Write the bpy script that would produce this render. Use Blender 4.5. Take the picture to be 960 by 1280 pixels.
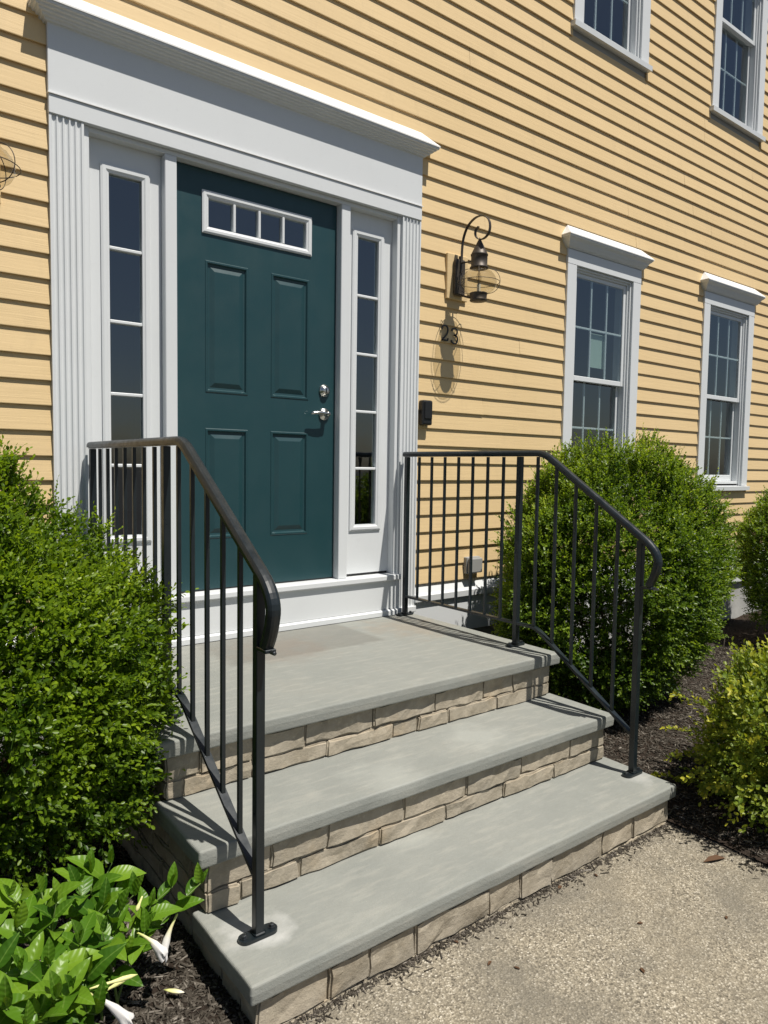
import bpy, bmesh, math, random
import numpy as np
from mathutils import Vector, Matrix, noise

# ------------------------------------------------------------------ camera
scene = bpy.context.scene
for o in list(bpy.data.objects):
    bpy.data.objects.remove(o)
YAW, PIT, ROL, FPX = 0.6551, 0.0635, 0.0147, 889.28
CAM = Vector((-1.2799, -3.2703, 0.8647))
_f = Vector((math.sin(YAW) * math.cos(PIT), math.cos(YAW) * math.cos(PIT), -math.sin(PIT)))
_r = Vector((math.cos(YAW), -math.sin(YAW), 0))
_u = _r.cross(_f)
CR = math.cos(ROL) * _r + math.sin(ROL) * _u
CU = -math.sin(ROL) * _r + math.cos(ROL) * _u
cd = bpy.data.cameras.new('camera')
cam = bpy.data.objects.new('camera', cd)
scene.collection.objects.link(cam)
cam.matrix_world = Matrix(((CR.x, CU.x, -_f.x, CAM.x), (CR.y, CU.y, -_f.y, CAM.y), (CR.z, CU.z, -_f.z, CAM.z), (0, 0, 0, 1)))
cd.sensor_width = 36
cd.lens = FPX / 1280 * 36
cd.clip_start = 0.05
cd.clip_end = 1000
scene.camera = cam
scene.render.resolution_x = 768
scene.render.resolution_y = 1024


def at(px, py, ax, val):
    """photo pixel -> point on the world plane (axis ax = val)"""
    d = (px - 480) / FPX * CR - (py - 640) / FPX * CU + _f
    return CAM + d * ((val - CAM[ax]) / d[ax])


# ------------------------------------------------------------------ light
SUN = Vector((-0.28, 1.0, -2.15)).normalized()      # direction the light travels
w = bpy.data.worlds.new('World')
scene.world = w
w.use_nodes = True
nt = w.node_tree
sky = nt.nodes.new('ShaderNodeTexSky')
sky.sky_type = 'NISHITA'
sky.sun_disc = False
sky.sun_elevation = math.asin(-SUN.z)
sky.sun_rotation = math.atan2(-SUN.x, -SUN.y)
bg = nt.nodes['Background']
bg.inputs[1].default_value = 0.052
nt.links.new(sky.outputs[0], bg.inputs[0])
sl = bpy.data.lights.new('sun', 'SUN')
sl.energy = 5.0
sl.angle = math.radians(0.55)
sl.color = (1.0, 0.95, 0.87)
so = bpy.data.objects.new('sun', sl)
scene.collection.objects.link(so)
so.rotation_euler = SUN.to_track_quat('-Z', 'Y').to_euler()
so.location = (2, -6, 10)
vs = scene.view_settings
vs.view_transform = 'Standard'
vs.look = 'None'
vs.exposure = 0.2
vs.gamma = 1
vs.use_curve_mapping = False

# ------------------------------------------------------------------ helpers
R = random.Random(7)
C = scene.collection
W = {}


def tag(o, label=None, cat=None, group=None, kind=None):
    if label: o['label'] = label
    if cat: o['category'] = cat
    if group: o['group'] = group
    if kind: o['kind'] = kind
    return o


def empty(name, loc, parent=None):
    o = bpy.data.objects.new(name, None)
    C.objects.link(o)
    o.empty_display_size = .1
    W[o.name] = Vector(loc)
    o.location = Vector(loc) - (W[parent.name] if parent else Vector())
    if parent: o.parent = parent
    return o


def obj(name, bm, mat, parent=None, origin=None, smooth=False):
    """bm holds world coordinates; link it as one mesh object"""
    if isinstance(bm, bmesh.types.BMesh):
        me = bpy.data.meshes.new(name)
        bmesh.ops.recalc_face_normals(bm, faces=bm.faces[:])
        bm.to_mesh(me)
        bm.free()
    else:
        me = bm
        me.name = name
    if origin is None:
        n = len(me.vertices)
        co = np.empty(n * 3); me.vertices.foreach_get('co', co); co = co.reshape(-1, 3)
        lo, hi = co.min(0), co.max(0)
        origin = Vector(((lo[0] + hi[0]) / 2, (lo[1] + hi[1]) / 2, lo[2]))
    origin = Vector(origin)
    me.transform(Matrix.Translation(-origin))
    me.materials.append(mat)
    if smooth:
        me.polygons.foreach_set('use_smooth', [True] * len(me.polygons))
    o = bpy.data.objects.new(name, me)
    C.objects.link(o)
    W[o.name] = origin
    o.location = origin - (W[parent.name] if parent else Vector())
    if parent: o.parent = parent
    return o


def copy_tree(o, parent=None, loc=None):
    c = o.copy()
    C.objects.link(c)
    c.parent = parent
    if loc is not None: c.location = loc
    for ch in list(o.children):
        copy_tree(ch, c)
    return c


def box(bm, x0, x1, y0, y1, z0, z1, bev=0.0, seg=1):
    v = [bm.verts.new((x, y, z)) for x in (x0, x1) for y in (y0, y1) for z in (z0, z1)]
    fs = [bm.faces.new([v[i] for i in q]) for q in ((0, 1, 3, 2), (4, 6, 7, 5), (0, 4, 5, 1), (2, 3, 7, 6), (0, 2, 6, 4), (1, 5, 7, 3))]
    if bev:
        es = list({e for f in fs for e in f.edges})
        bmesh.ops.bevel(bm, geom=es, offset=bev, segments=seg, affect='EDGES', profile=.5)
    return bm


def BX(*a, **k):
    return box(bmesh.new(), *a, **k)


def prism(bm, pts, axis, a0, a1, flip=False):
    """closed 2-D outline extruded along an axis; the outline gives the other two axes in order"""
    def P(p, a):
        l = list(p); l.insert(axis, a); return l
    A = [bm.verts.new(P(p, a0)) for p in pts]
    B = [bm.verts.new(P(p, a1)) for p in pts]
    n = len(pts)
    for i in range(n):
        bm.faces.new((A[i], A[(i + 1) % n], B[(i + 1) % n], B[i]))
    bm.faces.new(A[::-1]); bm.faces.new(B)
    return bm


def lathe(bm, prof, c, n=24, axis='z'):
    """prof: (r, h) pairs around an axis through c"""
    rings = []
    for r, h in prof:
        ring = []
        for i in range(n):
            a = 2 * math.pi * i / n
            if axis == 'z': p = (c[0] + r * math.cos(a), c[1] + r * math.sin(a), c[2] + h)
            elif axis == 'y': p = (c[0] + r * math.cos(a), c[1] + h, c[2] + r * math.sin(a))
            else: p = (c[0] + h, c[1] + r * math.cos(a), c[2] + r * math.sin(a))
            ring.append(bm.verts.new(p))
        rings.append(ring)
    for a, b in zip(rings, rings[1:]):
        for i in range(n):
            bm.faces.new((a[i], a[(i + 1) % n], b[(i + 1) % n], b[i]))
    if prof[0][0] > 1e-5: bm.faces.new(rings[0][::-1])
    if prof[-1][0] > 1e-5: bm.faces.new(rings[-1])
    bmesh.ops.remove_doubles(bm, verts=bm.verts[:], dist=1e-6)
    return bm


def tube(bm, pts, rad, n=8, cap=True):
    pts = [Vector(p) for p in pts]
    rad = [float(r) for r in rad] if hasattr(rad, '__len__') else [rad] * len(pts)
    up = Vector((0, 0, 1))
    rings = []
    prev = None
    for i, p in enumerate(pts):
        t = (pts[min(i + 1, len(pts) - 1)] - pts[max(i - 1, 0)]).normalized()
        if prev is None:
            s = t.cross(up)
            if s.length < .1: s = t.cross(Vector((1, 0, 0)))
        else:
            s = prev - t * prev.dot(t)
        s.normalize(); prev = s
        b = t.cross(s)
        rings.append([bm.verts.new(p + rad[i] * (math.cos(2 * math.pi * k / n) * s + math.sin(2 * math.pi * k / n) * b)) for k in range(n)])
    for a, b in zip(rings, rings[1:]):
        for k in range(n):
            bm.faces.new((a[k], a[(k + 1) % n], b[(k + 1) % n], b[k]))
    if cap:
        bm.faces.new(rings[0][::-1]); bm.faces.new(rings[-1])
    return bm


def sweep_yz(bm, path, prof, xc):
    """sweep a (lateral, normal) profile along a path in the y-z plane"""
    rings = []
    for i, p in enumerate(path):
        a = Vector(path[max(i - 1, 0)]); b = Vector(path[min(i + 1, len(path) - 1)])
        t = (b - a).normalized()
        n = Vector((t.y, -t.x))                        # up, for a path that runs away from the wall
        rings.append([bm.verts.new((xc + u, p[0] + n.x * v, p[1] + n.y * v)) for u, v in prof])
    m = len(prof)
    for a, b in zip(rings, rings[1:]):
        for k in range(m):
            bm.faces.new((a[k], a[(k + 1) % m], b[(k + 1) % m], b[k]))
    bm.faces.new(rings[0][::-1]); bm.faces.new(rings[-1])
    return bm


# ------------------------------------------------------------------ materials
def mat(name, col, rough=.6, spec=.5, metal=0.0):
    m = bpy.data.materials.new(name)
    m.use_nodes = True
    b = m.node_tree.nodes['Principled BSDF']
    b.inputs['Base Color'].default_value = (*col, 1)
    b.inputs['Roughness'].default_value = rough
    b.inputs['Specular IOR Level'].default_value = spec
    b.inputs['Metallic'].default_value = metal
    return m


class N:
    """small node-graph helper"""
    def __init__(self, m):
        self.m = m; self.t = m.node_tree; self.b = self.t.nodes['Principled BSDF']
    def new(self, kind, **kw):
        n = self.t.nodes.new(kind)
        for k, v in kw.items(): setattr(n, k, v)
        return n
    def link(self, a, b): self.t.links.new(a, b)
    def coords(self, scale=(1, 1, 1), kind='Object'):
        if kind == 'World':
            s = self.new('ShaderNodeNewGeometry').outputs['Position']
        else:
            s = self.new('ShaderNodeTexCoord').outputs[kind]
        mp = self.new('ShaderNodeMapping'); mp.inputs['Scale'].default_value = scale
        self.link(s, mp.inputs['Vector'])
        return mp.outputs[0]
    def noise(self, vec, scale, detail=4, rough=.55):
        n = self.new('ShaderNodeTexNoise'); n.inputs['Scale'].default_value = scale
        n.inputs['Detail'].default_value = detail; n.inputs['Roughness'].default_value = rough
        self.link(vec, n.inputs['Vector']); return n.outputs['Fac']
    def voro(self, vec, scale, out='Color', feature='F1'):
        n = self.new('ShaderNodeTexVoronoi'); n.feature = feature; n.inputs['Scale'].default_value = scale
        self.link(vec, n.inputs['Vector']); return n.outputs[out]
    def ramp(self, fac, stops):
        n = self.new('ShaderNodeValToRGB'); e = n.color_ramp.elements
        while len(e) < len(stops): e.new(.5)
        for el, (p, c) in zip(e, stops):
            el.position = p; el.color = (*c, 1) if len(c) == 3 else c
        self.link(fac, n.inputs[0]); return n.outputs[0]
    def mix(self, fac, a, b, mode='MIX'):
        n = self.new('ShaderNodeMix', data_type='RGBA', blend_type=mode)
        for inp, v in ((n.inputs[0], fac), (n.inputs[6], a), (n.inputs[7], b)):
            if isinstance(v, (int, float)): inp.default_value = v
            elif isinstance(v, tuple): inp.default_value = (*v, 1)
            else: self.link(v, inp)
        return n.outputs[2]
    def math(self, op, a, b=None, c=None):
        n = self.new('ShaderNodeMath', operation=op)
        for i, v in enumerate((a, b, c)):
            if v is None: continue
            if isinstance(v, (int, float)): n.inputs[i].default_value = v
            else: self.link(v, n.inputs[i])
        return n.outputs[0]
    def maprange(self, v, a, b, c=0., d=1.):
        n = self.new('ShaderNodeMapRange'); self.link(v, n.inputs[0])
        for i, x in enumerate((a, b, c, d)): n.inputs[i + 1].default_value = x
        return n.outputs[0]
    def bump(self, h, strength, dist=.01, prev=None):
        n = self.new('ShaderNodeBump'); n.inputs['Strength'].default_value = strength; n.inputs['Distance'].default_value = dist
        self.link(h, n.inputs['Height'])
        if prev is not None: self.link(prev, n.inputs['Normal'])
        return n.outputs[0]
    def color(self, c): self.link(c, self.b.inputs['Base Color'])
    def normal(self, n): self.link(n, self.b.inputs['Normal'])
    def rough(self, r): self.link(r, self.b.inputs['Roughness'])
    def rand(self): return self.new('ShaderNodeObjectInfo').outputs['Random']
    def sep(self, v):
        n = self.new('ShaderNodeSeparateXYZ'); self.link(v, n.inputs[0]); return n.outputs


M = {}
# yellow fibre-cement clapboard: embossed grain, each board a slightly different shade
m = M['siding'] = mat('siding', (.7, .46, .2), .62, .3); g = N(m)
wc = g.coords(kind='World')
grain = g.noise(g.coords((1.2, 8, 70), 'World'), 3.2, 5, .6)
swirl = g.noise(g.coords((2.2, 4, 26), 'World'), 2.0, 3, .5)
big = g.noise(wc, 1.1, 3)
fine = g.noise(wc, 60, 3)
c1 = g.ramp(big, [(.3, (.665, .492, .262)), (.7, (.715, .535, .295))])
c2 = g.mix(g.maprange(g.rand(), 0, 1, 0, .3), c1, (.615, .45, .235))
dirt = g.maprange(g.noise(g.coords((5, 5, 1.2), 'World'), 2.4, 5, .65), .56, .8, 0, .3)
c3 = g.mix(dirt, c2, (.50, .375, .215))
c4 = g.mix(g.maprange(fine, .62, .8, 0, .22), c3, (.46, .34, .19))
g.color(c4)
g.normal(g.bump(g.math('ADD', g.math('MULTIPLY', grain, .6), g.math('MULTIPLY', swirl, .7)), .32, .004))
# white painted trim
m = M['trim'] = mat('white_trim', (.74, .75, .75), .42, .4); g = N(m)
wc = g.coords(kind='World')
g.color(g.mix(g.maprange(g.noise(wc, 2.5, 5), .5, .8, 0, .35), g.mix(g.maprange(g.noise(wc, 35, 3), .6, .8, 0, .2), (.66, .68, .69), (.54, .55, .55)), (.57, .59, .60)))
g.normal(g.bump(g.noise(g.coords((30, 30, 4), 'World'), 4, 3), .06, .003))
m = M['vinyl'] = mat('white_vinyl', (.66, .68, .69), .35, .5)
m = M['metalcap'] = mat('white_flashing', (.82, .82, .81), .4, .5)
# concrete foundation
m = M['concrete'] = mat('concrete', (.4, .4, .39), .85, .2); g = N(m)
wc = g.coords(kind='World')
g.color(g.ramp(g.noise(wc, 5, 7, .65), [(.3, (.33, .33, .32)), (.7, (.47, .47, .45))]))
g.normal(g.bump(g.noise(wc, 60, 4), .3, .003))
# door paint
m = M['door'] = mat('teal_door', (.012, .048, .056), .38, .5); g = N(m)
wc = g.coords(kind='World')
g.color(g.mix(g.maprange(g.noise(wc, 3, 4), .45, .75, 0, .5), (.012, .047, .055), (.017, .056, .063)))
g.rough(g.maprange(g.noise(wc, 9, 4), .3, .7, .34, .46))
g.normal(g.bump(g.noise(g.coords((40, 40, 2.5), 'World'), 5, 3), .05, .002))
# glass: clear pane with fresnel reflection
m = M['glass'] = bpy.data.materials.new('glass'); m.use_nodes = True
t = m.node_tree; t.nodes.clear()
out = t.nodes.new('ShaderNodeOutputMaterial'); mx = t.nodes.new('ShaderNodeMixShader')
tr = t.nodes.new('ShaderNodeBsdfTransparent'); gl = t.nodes.new('ShaderNodeBsdfGlossy'); fr = t.nodes.new('ShaderNodeFresnel')
tr.inputs[0].default_value = (.84, .88, .88, 1); gl.inputs['Roughness'].default_value = .012; gl.inputs[0].default_value = (.9, .95, 1, 1); fr.inputs[0].default_value = 2.3
nz = t.nodes.new('ShaderNodeTexNoise'); nz.inputs['Scale'].default_value = 2.2
bp = t.nodes.new('ShaderNodeBump'); bp.inputs['Strength'].default_value = .03; bp.inputs['Distance'].default_value = .02
t.links.new(nz.outputs[0], bp.inputs['Height']); t.links.new(bp.outputs[0], gl.inputs['Normal'])
gm = t.nodes.new('ShaderNodeNewGeometry'); iv = t.nodes.new('ShaderNodeMath'); iv.operation = 'SUBTRACT'; iv.inputs[0].default_value = 1; ml = t.nodes.new('ShaderNodeMath'); ml.operation = 'MULTIPLY'
t.links.new(gm.outputs['Backfacing'], iv.inputs[1]); t.links.new(iv.outputs[0], ml.inputs[0]); t.links.new(fr.outputs[0], ml.inputs[1])   # reflect once, off the outer face
t.links.new(ml.outputs[0], mx.inputs[0]); t.links.new(tr.outputs[0], mx.inputs[1]); t.links.new(gl.outputs[0], mx.inputs[2]); t.links.new(mx.outputs[0], out.inputs[0])
m2 = M['globe_glass'] = m.copy(); m2.name = 'globe_glass'
for n in m2.node_tree.nodes:
    if n.type == 'BSDF_TRANSPARENT': n.inputs[0].default_value = (.84, .82, .76, 1)
    if n.type == 'FRESNEL': n.inputs[0].default_value = 1.45
# interior
M['plaster'] = mat('plaster', (.34, .35, .36), .9, .2)
M['boards'] = mat('floor_boards', (.16, .09, .05), .5, .3)
# black wrought iron
m = M['iron'] = mat('black_iron', (.010, .013, .015), .33, .5); g = N(m)
wc = g.coords(kind='World')
g.color(g.mix(g.maprange(g.noise(wc, 14, 5), .5, .8, 0, .6), (.010, .015, .018), (.020, .027, .031)))
g.rough(g.maprange(g.noise(wc, 30, 3), .3, .7, .27, .42))
g.normal(g.bump(g.noise(wc, 120, 2), .08, .001))
M['bolt'] = mat('bolt_steel', (.10, .11, .12), .35, .5, .9)
M['nickel'] = mat('satin_nickel', (.62, .61, .58), .25, .5, 1)
# aged copper lantern
m = M['copper'] = mat('aged_copper', (.06, .05, .045), .5, .5, .5); g = N(m)
wc = g.coords()
g.color(g.ramp(g.noise(wc, 22, 5), [(.3, (.045, .038, .034)), (.6, (.085, .07, .055)), (.8, (.10, .11, .10))]))
M['black_plastic'] = mat('black_plastic', (.012, .012, .013), .4, .5)
M['grey_plastic'] = mat('grey_plastic', (.30, .30, .29), .55, .4)
M['candle'] = mat('candle_sleeve', (.7, .66, .55), .5)
# bluestone: grey-green, mottled, with pale mineral bloom and brown staining near the door
m = M['bluestone'] = mat('bluestone', (.18, .19, .18), .78, .25); g = N(m)
wc = g.coords(kind='World')
n1 = g.noise(wc, 2.2, 6, .62); n2 = g.noise(wc, 16, 5, .6); n3 = g.noise(g.coords((2, 9, 9), 'World'), 4, 4)
c = g.ramp(n1, [(.28, (.222, .234, .217)), (.5, (.262, .272, .25)), (.72, (.30, .306, .277))])
c = g.mix(g.maprange(g.noise(g.coords((14, 60, 60), 'World'), 3, 5, .7), .35, .7, 0, .35), c, (.20, .205, .185))
c = g.mix(g.maprange(n2, .4, .75, 0, .45), c, (.225, .232, .212))
c = g.mix(g.maprange(g.noise(wc, 1.1, 7, .72), .5, .7, 0, .5), c, (.215, .212, .186))
c = g.mix(g.maprange(n3, .5, .75, 0, .5), c, (.36, .355, .315))
xs = g.sep(g.new('ShaderNodeNewGeometry').outputs['Position'])
def around(cx, cy, r, warp=.12):
    dx = g.math('SUBTRACT', xs[0], cx); dy = g.math('SUBTRACT', xs[1], cy)
    d = g.math('SQRT', g.math('ADD', g.math('MULTIPLY', dx, dx), g.math('MULTIPLY', dy, dy)))
    d = g.math('ADD', d, g.math('MULTIPLY', g.math('SUBTRACT', g.noise(wc, 9, 4), .5), warp * 2.2))
    return g.maprange(d, r, r * .25, 0, 1)
c = g.mix(g.math('MULTIPLY', around(-.41, -1.59, .10), .6), c, (.55, .55, .53))          # mineral bloom round the foot plate
c = g.mix(g.math('MULTIPLY', around(1.33, -1.60, .10), .35), c, (.5, .5, .48))
c = g.mix(g.math('MULTIPLY', around(.72, -1.30, .17), .30), c, (.46, .47, .43))
c = g.mix(g.math('MULTIPLY', around(.20, -1.38, .17), .28), c, (.46, .47, .43))
wob = g.math('MULTIPLY', g.math('SUBTRACT', n2, .5), .06)
wet = g.math('MULTIPLY', g.maprange(g.math('ADD', xs[1], wob), -.51, -.48, 0, 1),
             g.math('MULTIPLY', g.maprange(g.math('ADD', xs[0], wob), .885, .855, 0, 1), g.maprange(g.math('ADD', xs[0], wob), .02, .08, 0, 1)))
ontop = g.maprange(xs[2], -.03, -.01, 0, 1)
c = g.mix(g.math('MULTIPLY', g.math('MULTIPLY', wet, ontop), .5), c, (.15, .145, .128))     # dark mark where a doormat lay
c = g.mix(g.math('MULTIPLY', g.math('MULTIPLY', around(1.15, -.33, .30, .3), ontop), .35), c, (.27, .21, .15))
c = g.mix(g.math('MULTIPLY', g.math('MULTIPLY', around(.35, -.34, .30, .3), ontop), .3), c, (.22, .165, .125))
c = g.mix(g.maprange(g.voro(wc, 42, 'Distance'), .08, .03, 0, .5), c, (.40, .41, .37))
g.color(c)
nb = g.bump(g.noise(wc, 14, 5, .65), .28, .006)
g.normal(g.bump(g.noise(wc, 150, 4, .7), .5, .003, nb))
# tumbled concrete wall block
m = M['block'] = mat('wall_block', (.4, .36, .29), .9, .15); g = N(m)
wc = g.coords(kind='World')
base = g.mix(g.rand(), (.43, .375, .29), (.33, .295, .235))
c = g.mix(g.maprange(g.noise(wc, 9, 6, .7), .4, .7, 0, .75), base, (.23, .195, .14))
c = g.mix(g.maprange(g.noise(wc, 34, 4, .7), .55, .75, 0, .6), c, (.54, .48, .37))
c = g.mix(g.maprange(g.noise(wc, 5, 4), .58, .75, 0, .55), c, (.43, .335, .22))
g.color(c)
g.normal(g.bump(g.noise(wc, 70, 4, .7), .55, .005, g.bump(g.noise(wc, 18, 4), .4, .01)))
M['mortar'] = mat('step_core', (.26, .225, .17), .95, .1)
# exposed aggregate paving
m = M['paving'] = mat('aggregate_paving', (.33, .29, .23), .88, .2); g = N(m)
wc = g.coords(kind='World')
cell = g.voro(wc, 190, 'Color'); dist = g.voro(wc, 190, 'Distance')
rs = g.sep(cell)
c = g.ramp(rs[0], [(.0, (.09, .078, .060)), (.25, (.235, .205, .155)), (.6, (.335, .295, .22)), (.85, (.43, .38, .29)), (1., (.62, .57, .47))])
c = g.mix(g.maprange(dist, .35, .8, 0, .7), c, (.16, .14, .105))
c = g.mix(g.maprange(g.noise(wc, 3.5, 6, .65), .42, .66, 0, .75), c, (.165, .15, .12))
c = g.mix(g.maprange(g.noise(wc, 1.3, 4, .6), .5, .7, 0, .3), c, (.38, .32, .22))
c = g.mix(g.maprange(g.noise(wc, 26, 4, .7), .64, .74, 0, .55), c, (.13, .12, .10))
g.color(c)
hb = g.bump(dist, .5, .004)
g.normal(g.bump(g.noise(wc, 20, 5, .7), .35, .01, hb))
m = M['asphalt'] = mat('asphalt', (.055, .055, .055), .9, .2); g = N(m)
wc = g.coords(kind='World')
g.color(g.ramp(g.noise(wc, 80, 5, .7), [(.3, (.04, .04, .04)), (.7, (.075, .073, .07))]))
# mulch
m = M['mulch'] = mat('mulch_soil', (.05, .035, .025), .95, .1); g = N(m)
wc = g.coords(kind='World')
c = g.ramp(g.noise(wc, 40, 6, .75), [(.3, (.022, .016, .012)), (.55, (.06, .044, .033)), (.75, (.13, .10, .078))])
g.color(g.mix(g.maprange(g.noise(wc, 2, 4), .4, .7, 0, .5), c, (.075, .06, .05)))
g.normal(g.bump(g.noise(wc, 45, 6, .75), 1., .03))


def tint_mat(name, stops, rough=.5, transl=.3, spec=.4, tcol=None):
    """leaf-like material: colour from a per-piece attribute, with some light let through"""
    m = bpy.data.materials.new(name); m.use_nodes = True
    g = N(m)
    a = g.new('ShaderNodeAttribute'); a.attribute_name = 'tint'
    col = g.ramp(a.outputs['Fac'], stops)
    g.color(col)
    g.b.inputs['Roughness'].default_value = rough
    g.b.inputs['Specular IOR Level'].default_value = spec
    if transl:
        ts = g.new('ShaderNodeBsdfTranslucent'); mx = g.new('ShaderNodeMixShader')
        mx.inputs[0].default_value = transl
        g.link(g.mix(1., col, tcol or (1.35, 1.3, .6), 'MULTIPLY'), ts.inputs[0])
        o = m.node_tree.nodes['Material Output']
        g.link(g.b.outputs[0], mx.inputs[1]); g.link(ts.outputs[0], mx.inputs[2]); g.link(mx.outputs[0], o.inputs[0])
    return m


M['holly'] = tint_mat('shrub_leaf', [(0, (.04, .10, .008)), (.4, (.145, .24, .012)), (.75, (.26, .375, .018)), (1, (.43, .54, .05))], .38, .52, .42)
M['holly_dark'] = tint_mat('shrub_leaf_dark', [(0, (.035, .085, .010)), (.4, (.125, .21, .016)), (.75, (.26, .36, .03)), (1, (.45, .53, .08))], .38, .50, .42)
M['gold'] = tint_mat('golden_leaf', [(0, (.05, .10, .012)), (.4, (.14, .21, .02)), (.75, (.30, .35, .03)), (1, (.52, .50, .05))], .45, .35, .4)
M['chip'] = tint_mat('mulch_chip', [(0, (.025, .021, .016)), (.45, (.07, .06, .048)), (.8, (.15, .132, .11)), (1, (.32, .29, .25))], .9, 0, .15)
M['bark'] = mat('bark', (.09, .065, .045), .9, .1)
m = M['vine_leaf'] = bpy.data.materials.new('vine_leaf'); m.use_nodes = True; g = N(m)
rn = g.rand()
col = g.ramp(rn, [(0, (.045, .12, .010)), (.5, (.095, .205, .014)), (1, (.18, .31, .024))])
oc = g.coords(); sp = g.sep(oc)
vein = g.maprange(g.math('ABSOLUTE', sp[1]), .0, .0016, 1, 0)
side = g.new('ShaderNodeTexWave'); side.inputs['Scale'].default_value = 26; side.inputs['Distortion'].default_value = 1.2
cmb = g.new('ShaderNodeCombineXYZ'); g.link(g.math('SUBTRACT', sp[0], g.math('MULTIPLY', g.math('ABSOLUTE', sp[1]), .7)), cmb.inputs[0]); g.link(cmb.outputs[0], side.inputs['Vector'])
col = g.mix(g.math('MULTIPLY', vein, .6), col, (.2, .32, .06))
g.color(col); g.b.inputs['Roughness'].default_value = .36; g.b.inputs['Specular IOR Level'].default_value = .3
g.normal(g.bump(side.outputs['Fac'], .25, .002))
ts = g.new('ShaderNodeBsdfTranslucent'); mx = g.new('ShaderNodeMixShader'); mx.inputs[0].default_value = .3
g.link(g.mix(1., col, (1.5, 1.4, .5), 'MULTIPLY'), ts.inputs[0])
g.link(g.b.outputs[0], mx.inputs[1]); g.link(ts.outputs[0], mx.inputs[2]); g.link(mx.outputs[0], m.node_tree.nodes['Material Output'].inputs[0])
M['vine_stem'] = mat('vine_stem', (.10, .16, .03), .6)
m = M['petal'] = mat('petal', (.8, .78, .66), .5, .3); g = N(m)
sp = g.sep(g.coords())
g.color(g.ramp(g.maprange(sp[0], 0, .075), [(0, (.55, .60, .16)), (.45, (.80, .74, .42)), (.8, (.82, .80, .74)), (1, (.80, .78, .76))]))
m = M['petal_bud'] = mat('petal_bud', (.72, .70, .30), .5, .3)
M['paper'] = mat('notice_paper', (.42, .52, .46), .7, .2)
m = M['dead_leaf'] = mat('dead_leaf', (.10, .055, .03), .8, .2)

# ------------------------------------------------------------------ ground
ZG = -.565
bm = bmesh.new()
q = [bm.verts.new((a, b, ZG - .006)) for a, b in ((-150, -150), (150, -150), (150, 150), (-150, 150))]
bm.faces.new(q)
tag(obj('unseen_dark_asphalt', bm, M['asphalt'], origin=(0, -2, ZG)), kind='structure')  # unseen ground, made dark to cut bounce light and deepen shade on the house
bm = bmesh.new()
wx = [(-.75, -.30), (-.62, -5.6), (2.0, -5.6), (1.62, -3.3), (1.46, -2.4), (1.42, -.30)]
q = [bm.verts.new((a, b, ZG)) for a, b in wx]
bm.faces.new(q[::-1])
tag(obj('walkway', bm, M['paving']), kind='structure')


def bed_height(x, y):
    e = min((-.44 - x) * 5, 1.0) if x < 0 else min((x - 1.36) * 1.6, 1.0)
    n = noise.noise(Vector((x * 2.1, y * 2.1, 3))) * .022 + noise.noise(Vector((x * 7, y * 7, 1))) * .012
    return ZG + .012 + max(0, e) * .035 + n * min(1, max(.2, e * 3))


def bed(name, x0, x1, y0, y1, step=.07):
    bm = bmesh.new()
    nx, ny = int((x1 - x0) / step), int((y1 - y0) / step)
    g = [[bm.verts.new((x0 + (x1 - x0) * i / nx, y0 + (y1 - y0) * j / ny, bed_height(x0 + (x1 - x0) * i / nx, y0 + (y1 - y0) * j / ny))) for j in range(ny + 1)] for i in range(nx + 1)]
    for i in (0, nx):
        for v in g[i]:
            if abs(v.co.x) < 2: v.co.x += .03 * noise.noise(Vector((v.co.y * 3.3, i, 0))) + .015 * noise.noise(Vector((v.co.y * 11, i, 5)))
    for i in range(nx):
        for j in range(ny):
            bm.faces.new((g[i][j], g[i + 1][j], g[i + 1][j + 1], g[i][j + 1]))
    return tag(obj(name, bm, M['mulch'], smooth=True), kind='structure')


bed('mulch_bed', -4.0, -.46, -2.35, .05)
bed('mulch_bed', 1.36, 8.0, -2.75, .05)

# ------------------------------------------------------------------ house
HX0, HX1, HD, HZ = -4.6, 10.0, 7.0, 6.0
house = empty('house', (2.5, 0, ZG))
tag(house, 'yellow clapboard house with white trim and a teal front door', 'house')
WIN = [(2.791, 3.678, .735, 2.40), (4.622, 5.509, .735, 2.40), (2.783, 3.670, 3.915, 5.58), (4.612, 5.499, 3.915, 5.58)]   # outer casing edges, sill top, casing top
DX0, DX1 = -.554, 1.449


def wall_with_holes(x0, x1, z0, z1, y0, y1, holes):
    bm = bmesh.new()
    xs_ = sorted({x0, x1, *[h[0] for h in holes], *[h[1] for h in holes]})
    zs_ = sorted({z0, z1, *[h[2] for h in holes], *[h[3] for h in holes]})
    for i in range(len(xs_) - 1):
        for j in range(len(zs_) - 1):
            cx, cz = (xs_[i] + xs_[i + 1]) / 2, (zs_[j] + zs_[j + 1]) / 2
            if any(h[0] < cx < h[1] and h[2] < cz < h[3] for h in holes): continue
            box(bm, xs_[i], xs_[i + 1], y0, y1, zs_[j], zs_[j + 1])
    bmesh.ops.remove_doubles(bm, verts=bm.verts[:], dist=1e-5)
    # drop the inner faces between neighbouring cells
    seen = {}
    for f in bm.faces:
        seen.setdefault(tuple(sorted((round(v.co.x, 4), round(v.co.y, 4), round(v.co.z, 4)) for v in f.verts)), []).append(f)
    bmesh.ops.delete(bm, geom=[f for l in seen.values() if len(l) > 1 for f in l], context='FACES')
    return bm


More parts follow.
